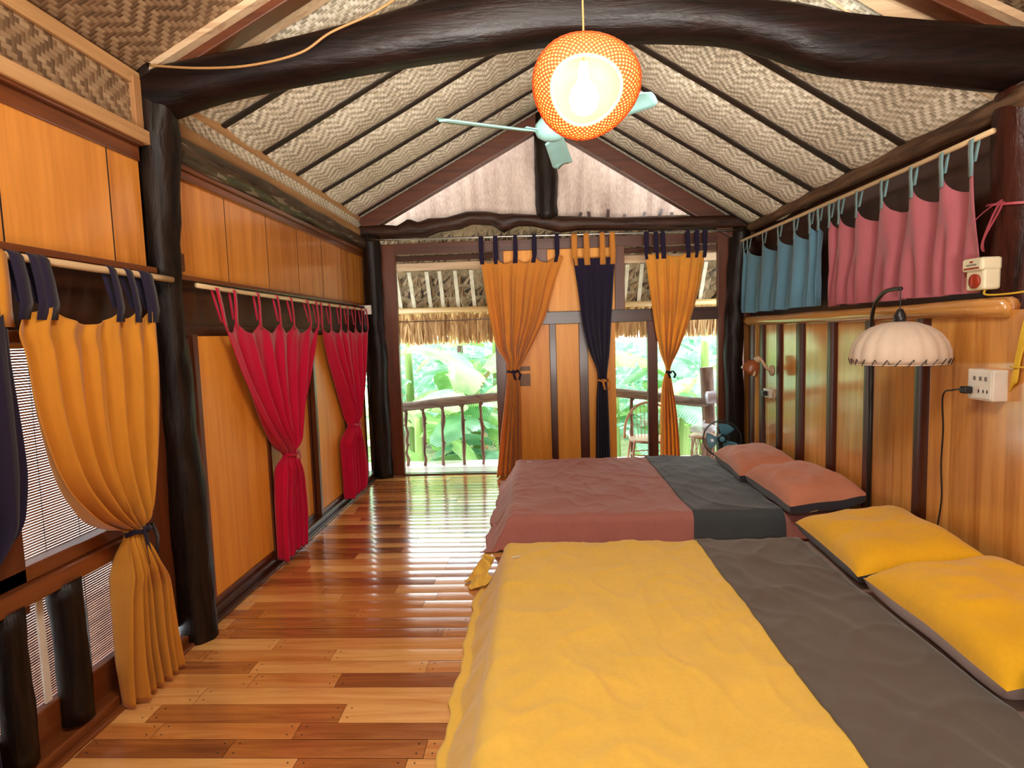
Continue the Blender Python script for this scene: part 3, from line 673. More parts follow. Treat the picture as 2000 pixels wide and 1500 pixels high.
# ------------------------------------------------------------------ curtains
def curtain(name, label, org, U, N, Le, Re, rodz, tab_u, mats, nf=6, amp=.03, tie=None, nz_off=0., ztop=None, tabw=.045, group=None, sag=.05, bottom=None, rodr=.014, tail=.12, seed=1., squeeze=1., lock=False):
    """Le / Re: (z, u) edges. org + U*u + z; N points into the room."""
    U, N, org = V(U), V(N), V(org)
    zt = ztop or (Le[0][0] + Re[0][0]) / 2; zb = bottom if bottom is not None else min(p[0] for p in Le + Re)
    root = thing(name, org + U * (Le[0][1] + Re[0][1]) / 2 + V((0, 0, rodz)), label, 'curtain', group)
    W0 = Re[0][1] - Le[0][1]
    ss = sorted(max(0., min(1., (u - Le[0][1]) / W0)) for u in tab_u)
    def topdz(s):
        if s <= ss[0]: return -sag * .5 * (ss[0] - s) / max(.02, ss[0]) if ss[0] > .02 else 0
        if s >= ss[-1]: return -sag * .5 * (s - ss[-1]) / max(.02, 1 - ss[-1]) if ss[-1] < .98 else 0
        for a, b in zip(ss, ss[1:]):
            if a <= s <= b:
                f = (s - a) / max(1e-4, b - a); return -sag * min(1, (b - a) * W0 / .18) * math.sin(PI * f) ** .65
        return 0
    NU, NV = 96, 72
    def P(s, t):
        z = lerp(zt, zb, t)
        l, r = interp(Le, z), interp(Re, z); w = max(.03, r - l)
        g = w / W0                                     # how gathered
        depth = amp * (0.35 + 1.0 * (1 - g)) * (.55 + .45 * sstep(0, .12, t))
        depth = min(depth, w * .3)
        ph = 2 * PI * nf * s + seed + 1.3 * nz(s * 3, t * 1.2, seed) 
        d = depth * math.sin(ph) + depth * .45 * math.sin(2.3 * ph + 1 + 2 * t) * (.6 + .4 * nz(s * 5, t * 2, seed + 4))
        if lock:
            f = 0.
            for i_, (a_, b_) in enumerate(zip(ss, ss[1:])):
                if s >= a_ - 1e-6: f = i_ + min(1, (s - a_) / (b_ - a_))
            k2 = sstep(.1, .9, t)
            c1 = math.cos(2 * PI * f + .9 * k2 * nz(f * .8, seed, 1.)); c2 = math.cos(4 * PI * f + 1.5 * nz(f, seed + 3, t) + seed)
            d = amp * (.45 * c1 * (1 - .35 * k2) + .40 * c2 * k2 + .25 * nz(s * 6, t * 1.5, seed) * k2)
        u = lerp(l, r, s) + .25 * depth * math.cos(ph) * math.sin(PI * s) * squeeze
        if tie:
            d *= lerp(1, .45, math.exp(-((z - tie) / .06) ** 2))
            d += .02 * math.sin(PI * s) * math.exp(-((z - tie) / .25) ** 2)
        zz = z + topdz(s) * math.exp(-(zt - z) / .09)
        if t > .9: zz += .012 * nz(s * 9, seed, 2) * (t - .9) / .1
        return org + U * u + N * (d + nz_off) + V((0, 0, zz))
    m = MB().grid(P, NU, NV); m.build('panel', mats[0], root, True, solid=.003)
    for k, u in enumerate(tab_u):
        s = max(0.004, min(.996, (u - Le[0][1]) / W0)); a = P(s, .11 if lock else .035); b = P(s, 0.)
        ur = U * u
        top = org + ur + V((0, 0, rodz)); front = top + N * (rodr + .004); over = top + V((0, 0, rodr + .005)); back = top - N * (rodr + .004)
        bb = b - N * .012
        pts = [a + N * .006, b + N * .006, (b + N * .006).lerp(front, .5) + N * .003, front, top + N * rodr * .7 + V((0, 0, rodr * .8)), over, top - N * rodr * .7 + V((0, 0, rodr * .8)), back, back.lerp(bb, .5), bb]
        tm = MB().ribbon(pts, U, lambda t: tabw * (1 + .15 * math.sin(t * 5 + k))); tm.build('tab', mats[1], root, True, solid=.002)
    if tie:
        l, r = interp(Le, tie), interp(Re, tie); c = (l + r) / 2; hw = max(.03, (r - l) / 2 + .006)
        pts = [org + U * (c + hw * math.cos(2 * PI * i / 20)) + N * (nz_off + .012 + min(.04, hw) * math.sin(2 * PI * i / 20)) + V((0, 0, tie + .006 * math.sin(i))) for i in range(21)]
        tm = MB().ribbon(pts, (0, 0, 1), .022)
        kn = org + U * (c + hw * .4) + N * (nz_off + .055) + V((0, 0, tie))
        tl = MB()
        if tail:
            for q in (-1, 1):
                tl.ribbon([kn, kn + V((0, 0, .02)) + U * q * .025, kn + V((0, 0, -tail * .35)) + U * (q * .035 + .02), kn + V((0, 0, -tail)) + U * (.02 + q * .02)], U, .024)
            tl.ribbon([kn - V((0, 0, .014)), kn + N * .008, kn + V((0, 0, .014))], U, .03)
        tb = tm.build('tieback', mats[2], root, True, solid=.002)
        if tl.v: tl.build('tie_tails', mats[2], tb, True, solid=.002)
    return root
def rod(label, a, b, r, mat, name='curtain_rod', fin=False):
    root = thing(name, a, label, 'curtain rod')
    pts = [V(a).lerp(V(b), i / 12) + V((0, 0, .004 * nz(i * .8, r * 100))) for i in range(13)]
    MB().tube(pts, r, 12, .05, 2.).build('pole', M[mat], root, True)
    return root, pts
YU, XN = (0, 1, 0), (1, 0, 0)
# mustard curtain on the left
r, _ = rod('pale bamboo rod carrying the mustard curtain on the left wall', (-1.86, .9, 1.932), (-1.86, 2.965, 1.928), .016, 'bamboo')
MB().box((-1.945, 2.8, 1.915), (-1.85, 2.815, 1.94)).build('bracket', M['redy'], r)
curtain('curtain', 'large mustard curtain with navy tabs tied back over the blind window', (-1.86, 0, 0), YU, XN,
        [(1.752, 2.03), (1.657, 2.0), (1.589, 2.013), (1.396, 2.03), (1.192, 2.072), (1.058, 2.123), (.951, 2.197), (.883, 2.26), (.815, 2.372), (.788, 2.443), (.673, 2.406), (.472, 2.372), (.236, 2.365), (.012, 2.38)],
        [(1.78, 2.767), (1.657, 2.755), (1.478, 2.747), (1.226, 2.708), (1.063, 2.668), (.87, 2.594), (.789, 2.552), (.76, 2.538), (.631, 2.574), (.474, 2.657), (.232, 2.68), (.012, 2.71)],
        1.93, [2.045, 2.125, 2.165, 2.522, 2.628, 2.728, 2.76], (M['cur_yellow'], M['cur_navy'], M['cur_navy']), 6, .055, .775, .03, 1.765, .05, sag=.075, tail=.16, seed=2.2)
curtain('curtain', 'navy curtain with mustard tabs at the near end of the left bamboo rod', (-1.86, 0, 0), YU, XN,
        [(1.74, 1.2), (1.2, 1.22), (.9, 1.4), (.78, 1.55), (.6, 1.5), (.02, 1.5)], [(1.74, 1.98), (1.2, 2.0), (1.0, 1.97), (.85, 1.8), (.78, 1.65), (.6, 1.75), (.02, 1.76)],
        1.93, [1.25, 1.5, 1.75, 1.985], (M['cur_navy'], M['cur_yellow'], M['cur_yellow']), 6, .05, .78, .03, 1.74, .05, seed=5.2)
# red curtains
r, pts = rod('pale bamboo rod carrying the two red curtains', (-1.88, 3.22, 1.918), (-1.88, 6.52, 1.908), .014, 'bamboo')
MB().box((-1.9, 6.46, 1.86), (-1.83, 6.5, 1.96)).build('end_bracket', M['white'], r, bevel=.003)
curtain('curtain', 'crimson red curtain tied at the middle, the one nearer the dark pillar', (-1.88, 0, 0), YU, XN,
        [(1.73, 3.424), (1.469, 3.548), (1.211, 3.719), (.98, 3.909), (.836, 4.063), (.772, 4.138), (.7, 4.059), (.418, 4.001), (.04, 3.98)],
        [(1.73, 4.955), (1.447, 4.785), (1.112, 4.563), (.882, 4.371), (.762, 4.275), (.542, 4.377), (.267, 4.434), (.04, 4.40)],
        1.913, [3.40, 3.6, 3.909, 4.203, 4.44, 4.758, 4.95], (M['cur_red'],) * 3, 6, .045, .765, .02, 1.74, .035, 'red curtains', sag=.085, tail=.07, seed=.4)
curtain('curtain', 'crimson red curtain tied at the middle, the one next to the far corner', (-1.88, 0, 0), YU, XN,
        [(1.72, 5.035), (1.429, 5.2), (1.111, 5.434), (.75, 5.64), (.591, 5.449), (.38, 5.443), (.06, 5.462)],
        [(1.75, 6.429), (1.383, 6.268), (1.022, 6.058), (.75, 5.83), (.492, 5.964), (.244, 6.028), (.06, 5.961)],
        1.908, [5.06, 5.263, 5.551, 5.76, 6.002, 6.229, 6.40], (M['cur_red'],) * 3, 6, .05, .75, .02, 1.74, .035, 'red curtains', sag=.085, tail=.06, seed=3.4)
# far wall curtains
XU, YN = (1, 0, 0), (0, -1, 0)
rod('thin dark steel rod across the far wall carrying three curtains', (-1.95, 6.48, 2.665), (2.3, 6.48, 2.62), .011, 'steel')
kf = 6.48 / 6.6
def sc(L): return [(1.6 + (z - 1.6) * kf, u * kf) for z, u in L]
curtain('curtain', 'orange curtain with dark tabs tied beside the open doorway', (0, 6.48, 0), XU, YN,
        sc([(2.44, -.606), (2.038, -.564), (1.701, -.512), (1.448, -.457), (1.255, -.354), (1.175, -.351), (.938, -.376), (.513, -.436), (.0, -.505)]),
        sc([(2.44, .304), (2.175, .214), (1.807, .102), (1.482, -.055), (1.251, -.187), (1.171, -.224), (.934, -.208), (.508, -.209), (.0, -.214)]),
        2.645, [-.585, -.43, -.215, -.01, .235], (M['cur_orange'], M['cur_navy'], M['cur_navy']), 5, .055, 1.183, .02, 2.44, .045, sag=.085, tail=.09, seed=1.1, bottom=.012)
curtain('curtain', 'dark navy curtain with orange tabs between the orange and yellow curtains', (0, 6.48, 0), XU, YN,
        sc([(2.40, .411), (2.077, .454), (1.681, .502), (1.395, .565), (1.106, .656), (1.049, .655), (.877, .64), (.05, .616)]),
        sc([(2.40, .864), (2.063, .842), (1.671, .813), (1.365, .791), (1.063, .757), (.873, .766), (.05, .783)]),
        2.636, [.42, .55, .72, .83], (M['cur_navy'], M['cur_orange'], M['cur_orange']), 5, .03, 1.06, .02, 2.39, .055, sag=.01, tail=.1, seed=2.6)
curtain('curtain', 'sheer yellow curtain with dark tabs tied in front of the far window', (0, 6.48, 0), XU, YN,
        sc([(2.43, 1.198), (2.011, 1.249), (1.633, 1.301), (1.349, 1.355), (1.13, 1.41), (1.086, 1.392), (.858, 1.362), (.05, 1.344)]),
        sc([(2.43, 1.845), (2.087, 1.789), (1.716, 1.693), (1.421, 1.58), (1.13, 1.455), (.969, 1.481), (.582, 1.535), (.05, 1.572)]),
        2.628, [1.19, 1.29, 1.365, 1.63, 1.725, 1.81], (M['cur_sheer'], M['cur_navy'], M['cur_navy']), 5, .045, 1.13, .02, 2.43, .045, sag=.06, tail=.06, seed=4.1)
# valances on the right
rod('pale bamboo rod carrying the blue and pink valances', (2.22, 3.03, 2.50), (2.2, 6.9, 2.512), .014, 'bamboo')
XNm = (-1, 0, 0)
curtain('valance', 'short grey-blue valance with teal tabs on the right bamboo rod', (2.22, 0, 0), YU, XNm, [(2.40, 4.77), (1.745, 4.80)], [(2.40, 6.47), (1.745, 6.55)],
        2.502, [4.78, 4.924, 5.206, 5.546, 5.909, 6.325, 6.44], (M['cur_blue'], M['tab_teal'], None), 7, .075, None, -.025, 2.40, .035, sag=.10, seed=.9, lock=True)
curtain('valance', 'short dusty pink valance with teal tabs beside the reddish pillar', (2.22, 0, 0), YU, XNm, [(2.36, 3.14), (1.735, 3.12)], [(2.36, 4.61), (1.735, 4.69)],
        2.496, [3.15, 3.371, 3.632, 3.928, 4.22, 4.459, 4.6], (M['cur_pink'], M['tab_teal'], None), 6, .08, None, -.025, 2.39, .032, sag=.13, seed=2.9, lock=True)

# ------------------------------------------------------------------ beds
def bed(sd, x0, x1, y0, y1, h, cover_lab, mat_lab, m_main, m_band, m_sheet, xb0, xb1, grp, tagpos, flare=.62, pile=False):
    mt = MB(); r = .06
    def S(a, b, off=0., wr=1., hmax=h):
        """a: along x measured from x0 (negative hangs over the foot); b from y0 .. (y1-y0); beyond hangs over"""
        W = y1 - y0
        def prof(l, fl=.12):
            if l <= 0: return 0., 0.
            if l < r * PI / 2: return r * math.sin(l / r), r * (1 - math.cos(l / r))
            k = l - r * PI / 2; return r + fl * k, r + k
        da, db, dc = max(0, -a - 0.), max(0, -b), max(0, b - W)
        oa, za = prof(da, flare); ob, zb_ = prof(db); oc, zc = prof(dc)
        x = x0 + max(a, 0) + r - oa if a >= 0 else x0 + r - oa
        y = y0 + min(max(b, 0), W)
        y += (r - ob if b < 0 else (-r + oc if b > W else lerp(r, -r, b / W)))
        drop = (za ** 4 + zb_ ** 4 + zc ** 4) ** .25
        z = h - drop
        q = nz(x * 1.6 + y * 1.1, y * 3.2 - x * 2., sd)
        wv = (1 - abs(nz(x * 2.1 + y * 1.3, y * .9 - x * 1.6 + sd, 3.)) * 3.2) 
        wv = max(0, wv) ** 2
        w2 = max(0, 1 - abs(nz(x * 1.2 + y * 2.6 + sd, y * 1.1 - x * 3.6, 5.)) * 4.5) ** 2
        w3 = max(0, 1 - abs(nz(x * 5 - y * 2.2, y * 4.4 + x * 2 + sd, 7.)) * 4) ** 2 * sstep(-.1, .3, nz(x * 1.1, y * 1.3, sd + 3))
        w4 = max(0, 1 - abs(nz((x + .35 * y) * 3.2, (y - .35 * x) * .8 + sd, 11.)) * 4.2) ** 2 * sstep(-.25, .2, nz(x * .9, y * .8, sd + 6))
        z += wr * (.009 * w4 + .010 * q + .008 * wv + .009 * w2 + .009 * w3 + .003 * nz(x * 11, y * 7, sd))
        hang = sstep(.03, .2, drop)
        ru = .018 * nz(y * 7 + x * 7, sd, 2.) * hang * wr
        if da > 0: x += ru * 1.3 - .010 * hang * math.sin(y * 13 + 5 * nz(y * 1.3, sd)) + .02 * hang * nz(y * 2.3, sd, 9)
        if db > 0: y += ru
        if dc > 0: y -= ru
        if z < .008:
            ex = .008 - z; z = .008 + .012 * (nz(x * 12, y * 12, sd) + .6) * min(1, ex * 10)
            if da > 0: x -= ex * .6
            if db > 0: y -= ex * .3
            if dc > 0: y += ex * .3
        n = V((-1 if da > r else 0, (-1 if db > r else 1 if dc > r else 0), 1 if drop < r else .1)).normalized()
        return V((x, y, z)) + n * off
    W, L = y1 - y0, x1 - x0
    root = thing('mattress', ((x0 + x1) / 2, (y0 + y1) / 2, 0), mat_lab, 'mattress', grp[0])
    b = MB()
    n = 0
    b.box((x0 + .1, y0 + .08, 0), (x1, y1 - .08, h - .05)); b.build('core', m_sheet, root, bevel=.03)
    b = MB().grid(lambda u, v: S(lerp(xb1 - .25 - x0, L - .02, u), lerp(-(h - .03), W + h - .03, v), -.004, .5), 40, 90); b.build('fitted_sheet', m_sheet, root, True)
    cov = thing('bedspread', ((x0 + xb0) / 2, (y0 + y1) / 2, h), cover_lab, 'bedspread', grp[1])
    cv = MB().grid(lambda u, v: S(lerp(-h - .07, xb0 + .06 - x0 , u), lerp(-h - .02, W + h + .02, v), .006 , 1.), 150, 150).build('cover', m_main, cov, True, solid=.006)
    def edge(t): return .02 * nz(t * 2.2, sd * 2)
    MB().grid(lambda u, v: S(lerp(xb0 + edge(v * 2) - x0, xb1 + edge(v * 2 + 9) - x0, u), lerp(-h + .035, W + h - .035, v), .016, .9), 50, 130).build('band', m_band, cov, True, solid=.008)
    tb = MB().grid(lambda u, v: S(lerp(tagpos[0], tagpos[0] + .05, u), lerp(tagpos[1], tagpos[1] + .03, v), .013, 1.), 2, 2); tb.build('care_label', M['tagw'], cv, True)
    if pile:
        m = MB()
        def PP(u, v):
            # loose corner of the cover, bunched into folds on the floor
            x = x0 - .10 - .13 * v + .02 * math.sin(u * 9); y = y1 + .10 - .26 * u + .02 * nz(u * 5, v * 4)
            z = lerp(.17, .012, v ** .8) + .028 * math.sin(u * 17 + v * 3) * (.4 + v) * (1 - v * .4) + .015 * nz(u * 9, v * 9)
            return (x - .02 * math.sin(u * 17), y, max(.012, z * (.55 + .45 * math.sin(PI * min(1, u * 1.1 + .05)))))
        m.grid(PP, 48, 20); m.build('bunched_corner', m_main, cov, True, solid=.006)
    return S
G1, G2 = 'floor mattresses along the right wall', 'two-tone bedspreads'
bed(3., -.25, 2.2, 1.45, 3.70, .25, 'yellow bedspread with grey-brown band on the nearer mattress', 'nearer low mattress in a mauve sheet under yellow pillows', M['bed_yellow'], M['bed_grey'], M['bed_mauve'], .90, 1.52, (G1, G2), (.0, 2.0), pile=True)
bed(8., -.27, 2.2, 4.22, 6.2, .25, 'rose pink bedspread with slate band on the farther mattress', 'farther low mattress in a rose sheet under salmon pillows', M['bed_pink'], M['bed_slate'], M['bed_pink'], 1.03, 1.68, (G1, G2), (.06, 1.9))

def pillow(label, c, rz_, tilt, hx, hy, T, m_top, m_bot, group, sd, tagc=None):
    root = thing('pillow', c, label, 'pillow', group)
    rot = Matrix.Translation(V(c)) @ Matrix.Rotation(rz_, 4, 'Z') @ Matrix.Rotation(tilt, 4, 'Y')
    def half(sg):
        def P(u, v):
            a, b = u * 2 - 1, v * 2 - 1
            th = ((1 - a ** 4) * (1 - b ** 4)); th = max(0, th) ** .55
            if sg < 0: th = max(0, (1 - a ** 6) * (1 - b ** 6)) ** .42
            bul = 1 + .085 * math.sin(PI * min(1, (1 - max(abs(a), abs(b))) / .3)) if sg < 0 else 1
            x = bul * hx * a * (1 - .06 * (1 - b * b) * abs(a) ** 3); y = (1 + (bul - 1) * .6) * hy * b * (1 - .05 * (1 - a * a) * abs(b) ** 3)
            wr = .014 * (1 - abs(nz(x * 5 + sd, y * 4, sd))*2.5) * th ** .5 + .006 * nz(x * 14, y * 14, sd)
            z = sg * (T * th * (1.0 if sg > 0 else .8)) + (wr * th if sg > 0 else 0)
            if sg < 0: z = max(z, -T * .74)
            sway = .02 * nz(a * 1.3, b * 1.3, sd)
            return rot @ V((x, y, z + sway))
        return MB().grid(P, 40, 50)
    tf = half(1).build('top_face', m_top, root, True); half(-1).build('underside', m_bot, root, True)
    if tagc:
        a, b = tagc
        def TP(u, v):
            aa, bb = a + u * .16, b + v * .09; th = max(0, (1 - aa ** 4) * (1 - bb ** 4)) ** .55; x, y = hx * aa, hy * bb
            return rot @ V((x, y, T * th + .022 + .02 * nz(aa * 1.3, bb * 1.3, sd)))
        MB().grid(TP, 3, 3).build('label', M['tagw'], tf, True)
    return root
PGY, PGS = 'yellow pillows on the nearer mattress', 'salmon pillows on the farther mattress'
pillow('salmon pillow at the back, nearest the table fan', (1.95, 5.4, .375), -.05, -.1, .26, .45, .11, M['pil_salmon'], M['pil_dark'], PGS, 1.3)
pillow('salmon pillow with charcoal underside next to the gap between mattresses', (1.98, 4.52, .378), .02, -.1, .27, .44, .12, M['pil_salmon'], M['pil_dark'], PGS, 4.3, (-.75, .78))
pillow('golden yellow pillow with charcoal underside, the farther of its mattress', (1.9, 3.33, .38), -.06, -.16, .31, .42, .10, M['pil_yellow'], M['pil_dark'], PGY, 7.7, (-.72, .85))
pillow('golden yellow pillow with lilac grey underside at the near end', (1.87, 2.42, .388), -.02, -.16, .31, .46, .11, M['pil_yellow'], M['pil_lilac'], PGY, 9.1)

# ------------------------------------------------------------------ pendant lamp
def pendant():
    c = V((.203, 2.3, 2.512)); root = thing('pendant_lamp', c, 'glowing woven bamboo globe lamp hanging in front of the arched beam', 'pendant lamp')
    ax = V((-.07, -.88, -.47)).normalized(); q = V((0, 0, 1)).rotation_difference(ax)
    r = .195
    def S(th, ph, k=1.):
        rr = r * k * (1 + .03 * math.sin(3 * ph + 1))
        p = V((rr * math.sin(th) * math.cos(ph), rr * math.sin(th) * math.sin(ph), rr * math.cos(th) * .98))
        w = q @ p; return c + V((w.x * 1.03, w.y, w.z * .92))
    m = MB(); n = 54; th0 = .66; K = 34
    for sgn in (-1, 1):
        for i in range(n):
            ph0 = 2 * PI * i / n; pts = []; tang = []
            n0 = len(m.v)
            for k in range(K + 1):
                th = lerp(th0, PI - .12, k / K); ph = ph0 + sgn * (th - th0) * .95; hw = .0027 / (r * max(.2, math.sin(th)))
                kk = 1 + .006 * sgn * math.sin(k * 2.3 + i)
                m.v.append(tuple(S(th, ph - hw * 1.2, kk))); m.v.append(tuple(S(th, ph + hw * 1.2, kk)))
            for k in range(K):
                a = n0 + 2 * k; m.face((a, a + 1, a + 3, a + 2), R.uniform(-.3, .3))
    t = NT('woven_lamp_bamboo'); col = srgb((176, 76, 22)); t.base(col); t.p(Roughness=.6); t.translucent(srgb((206, 90, 24)), .25)
    t2 = NT('lamp_inner_weave'); t2.base(srgb((250, 224, 176))); t2.p(Roughness=.7); t2.translucent(srgb((255, 150, 58)), .5)
    ws = m.build('woven_shade', t.m, root, True, solid=.0015)
    MB().tube([S(th0, 2 * PI * i / 40) for i in range(41)], .006, 6, cap=False).build('rim', t2.m, ws, True)
    MB().grid(lambda u, v: S(lerp(th0 + .02, PI - .05, v), 2 * PI * u, .972), 48, 24).build('inner_weave', t2.m, ws, True)
    bc = c + V((-.01, -.05, -.06))
    b = MB(); b.lathe([(.001, -.058), (.027, -.054), (.047, -.036), (.055, -.003), (.047, .03), (.03, .05), (.018, .07)], 20, bc); b.build('bulb', emit('bulb_glow', (1., .80, .5), 60.), root, True)
    MB().lathe([(.02, .07), (.02, .12), (.008, .13)], 16, bc).build('socket', M['white'], root, True)
    MB().tube([bc + V((0, 0, .12)), c + V((-.004, -.01, .2)), c + V((-.006, 0, .6)), c + V((-.0, .3, slope(.2) - c.z - .04))], .004, 6).build('cord', M['tancord'], root, True)
pendant()
# ceiling fan
def cfan():
    h = V((.113, 3.5, 2.734)); root = thing('ceiling_fan', h, 'pale teal three-blade ceiling fan half hidden behind the woven lamp', 'ceiling fan')
    MB().lathe([(.001, -.055), (.05, -.05), (.085, -.03), (.1, 0), (.095, .03), (.06, .07), (.03, .09), (.001, .095)], 28, h + V((0, 0, .02))).build('motor_housing', M['teal'], root, True)
    MB().tube([h + V((0, 0, .09)), h + V((0, 0, slope(.113) - h.z - .02))], .014, 10).build('down_rod', M['teal'], root, True)
    MB().lathe([(.03, 0), (.06, .05), (.062, .07)], 20, (h.x, h.y, slope(.113) - .1)).build('canopy', M['teal'], root, True)
    for dx, dy in ((-.577, -.282), (.49, -.471), (.094, .673)):
        d = V((dx, dy, 0)).normalized(); s = V((-d.y, d.x, 0)); m = MB()
        def P(u, v):
            l = lerp(.12, .68, u); w = lerp(.055, .068, u) * (1 if u < .9 else math.sqrt(max(.05, 1 - ((u - .9) / .1) ** 2 * .8)))
            a = (v - .5) * 2
            return h + d * l + s * (w * a) + V((0, 0, .012 - .016 * a - .012 * a * a))
        m.grid(P, 16, 6); bo = m.build('blade', M['teal'], root, True, solid=.004)
        MB().beam(h + d * .06 + V((0, 0, .01)), h + d * .17 + V((0, 0, .016)), .035, .006).build('blade_arm', M['teal'], bo)
cfan()
# floor lamp with arched arm
def arc_lamp():
    root = thing('arc_floor_lamp', (2.16, 3.92, 0), 'black arc floor lamp with cream pleated shade between the mattresses', 'floor lamp')
    MB().lathe([(.11, 0), (.11, .018), (.02, .03)], 24, (2.14, 3.93, 0)).build('base', M['black'], root, True)
    pole = [(2.16, 3.92, .02), (2.16, 3.92, .8), (2.16, 3.92, 1.5)]
    arm = catmull([(2.16, 3.92, 1.5), (2.155, 3.92, 1.60), (2.13, 3.84, 1.71), (2.08, 3.66, 1.775), (2.03, 3.48, 1.785), (2.0, 3.36, 1.78)], 8)
    MB().tube(pole, .015, 10).build('pole', M['black'], root, True)
    MB().tube(arm, .012, 10).build('arm', M['black'], root, True)
    c = V((2.0, 3.36, 0))
    MB().tube([c + V((0, 0, 1.785)), c + V((0, 0, 1.66))], .003, 6).build('cord', M['black'], root)
    MB().lathe([(.012, 1.67), (.02, 1.655), (.03, 1.63), (.032, 1.585)], 16, c).build('shade_cap', M['black'], root, True)
    N = 18; m = MB(); prof = [(.035, 1.60), (.09, 1.592), (.15, 1.57), (.2, 1.535), (.235, 1.49), (.252, 1.44), (.255, 1.40), (.245, 1.372)]
    m.lathe([(a * .95, b) for a, b in prof], N * 6, c, rf=lambda u, k: 1 - .035 * (1 - abs(math.cos(PI * N * u))) ** 1. * (1 if k else 0))
    m.f = [f for f in m.f if len(f) == 4]; m.tone = [0] * len(m.f); m.mi = [0] * len(m.f)
    sh = m.build('pleated_shade', M['shade'], root, True, solid=.002)
    m = MB(); sp = []
    for i in range(26):
        a = 2 * PI * i / 26; sp += [c + V((0.226 * math.cos(a - .12), 0.226 * math.sin(a - .12), 1.374)), c + V((0.235 * math.cos(a), 0.235 * math.sin(a), 1.366)), c + V((0.244 * math.cos(a + .1), 0.244 * math.sin(a + .1), 1.40))]
    m.tube(sp, .0026, 5); m.build('stitching', M['black'], sh)
    MB().tube([c + V((0.235 * math.cos(2 * PI * i / 40), 0.235 * math.sin(2 * PI * i / 40), 1.371)) for i in range(41)], .003, 5, cap=False).build('hem_ring', M['shade'], sh)
arc_lamp()
# spotlight sconce and the little socket below it
def sconce():
    root = thing('wall_spotlight', (2.24, 5.82, 1.22), 'small terracotta wall spotlight on a beige bracket above the far pillow', 'wall lamp')
    MB().lathe([(.05, 0), (.05, .02), (.035, .03)], 20, (2.245, 5.74, 1.17), (-1, 0, 0)).build('wall_plate', M['beige'], root, True)
    MB().tube(catmull([(2.23, 5.74, 1.17), (2.18, 5.74, 1.2), (2.14, 5.75, 1.27), (2.12, 5.78, 1.28)], 6), .014, 8).build('arm', M['beige'], root, True)
    MB().lathe([(.03, -.03), (.032, .03)], 14, (2.12, 5.79, 1.28), (0, 1, 0)).build('knuckle', M['beige'], root, True)
    MB().lathe([(.02, 0), (.05, .015), (.072, .05), (.08, .1), (.083, .13)], 24, (2.11, 5.80, 1.262), (-.45, .25, -.75)).build('lamp_shade', M['copper'], root, True)
    MB().tube([(2.07, 5.72, 1.17), (2.04, 5.68, 1.13)], .012, 8).build('switch', M['beige'], root, True)
    r2 = thing('wall_socket', (2.26, 5.84, .94), 'small white wall socket with black plug below the spotlight', 'socket')
    MB().box((2.22, 5.76, .90), (2.27, 5.92, .985)).build('faceplate', M['white'], r2, bevel=.006)
    MB().lathe([(.045, 0), (.045, .02)], 16, (2.262, 5.71, .94), (-1, 0, 0)).build('round_box', M['beige'], r2)
    p = thing('power_cord', (2.2, 5.82, .94), 'black plug and cord running down from the small far socket', 'cord')
    MB().box((2.175, 5.8, .92), (2.22, 5.86, .965)).build('plug', M['blackp'], p, bevel=.006)
    MB().tube(catmull([(2.19, 5.82, .93), (2.18, 5.81, .86), (2.2, 5.82, .7), (2.21, 5.83, .5), (2.215, 5.84, .3)], 8), .0045, 6).build('cable', M['blackp'], p, True)
sconce()
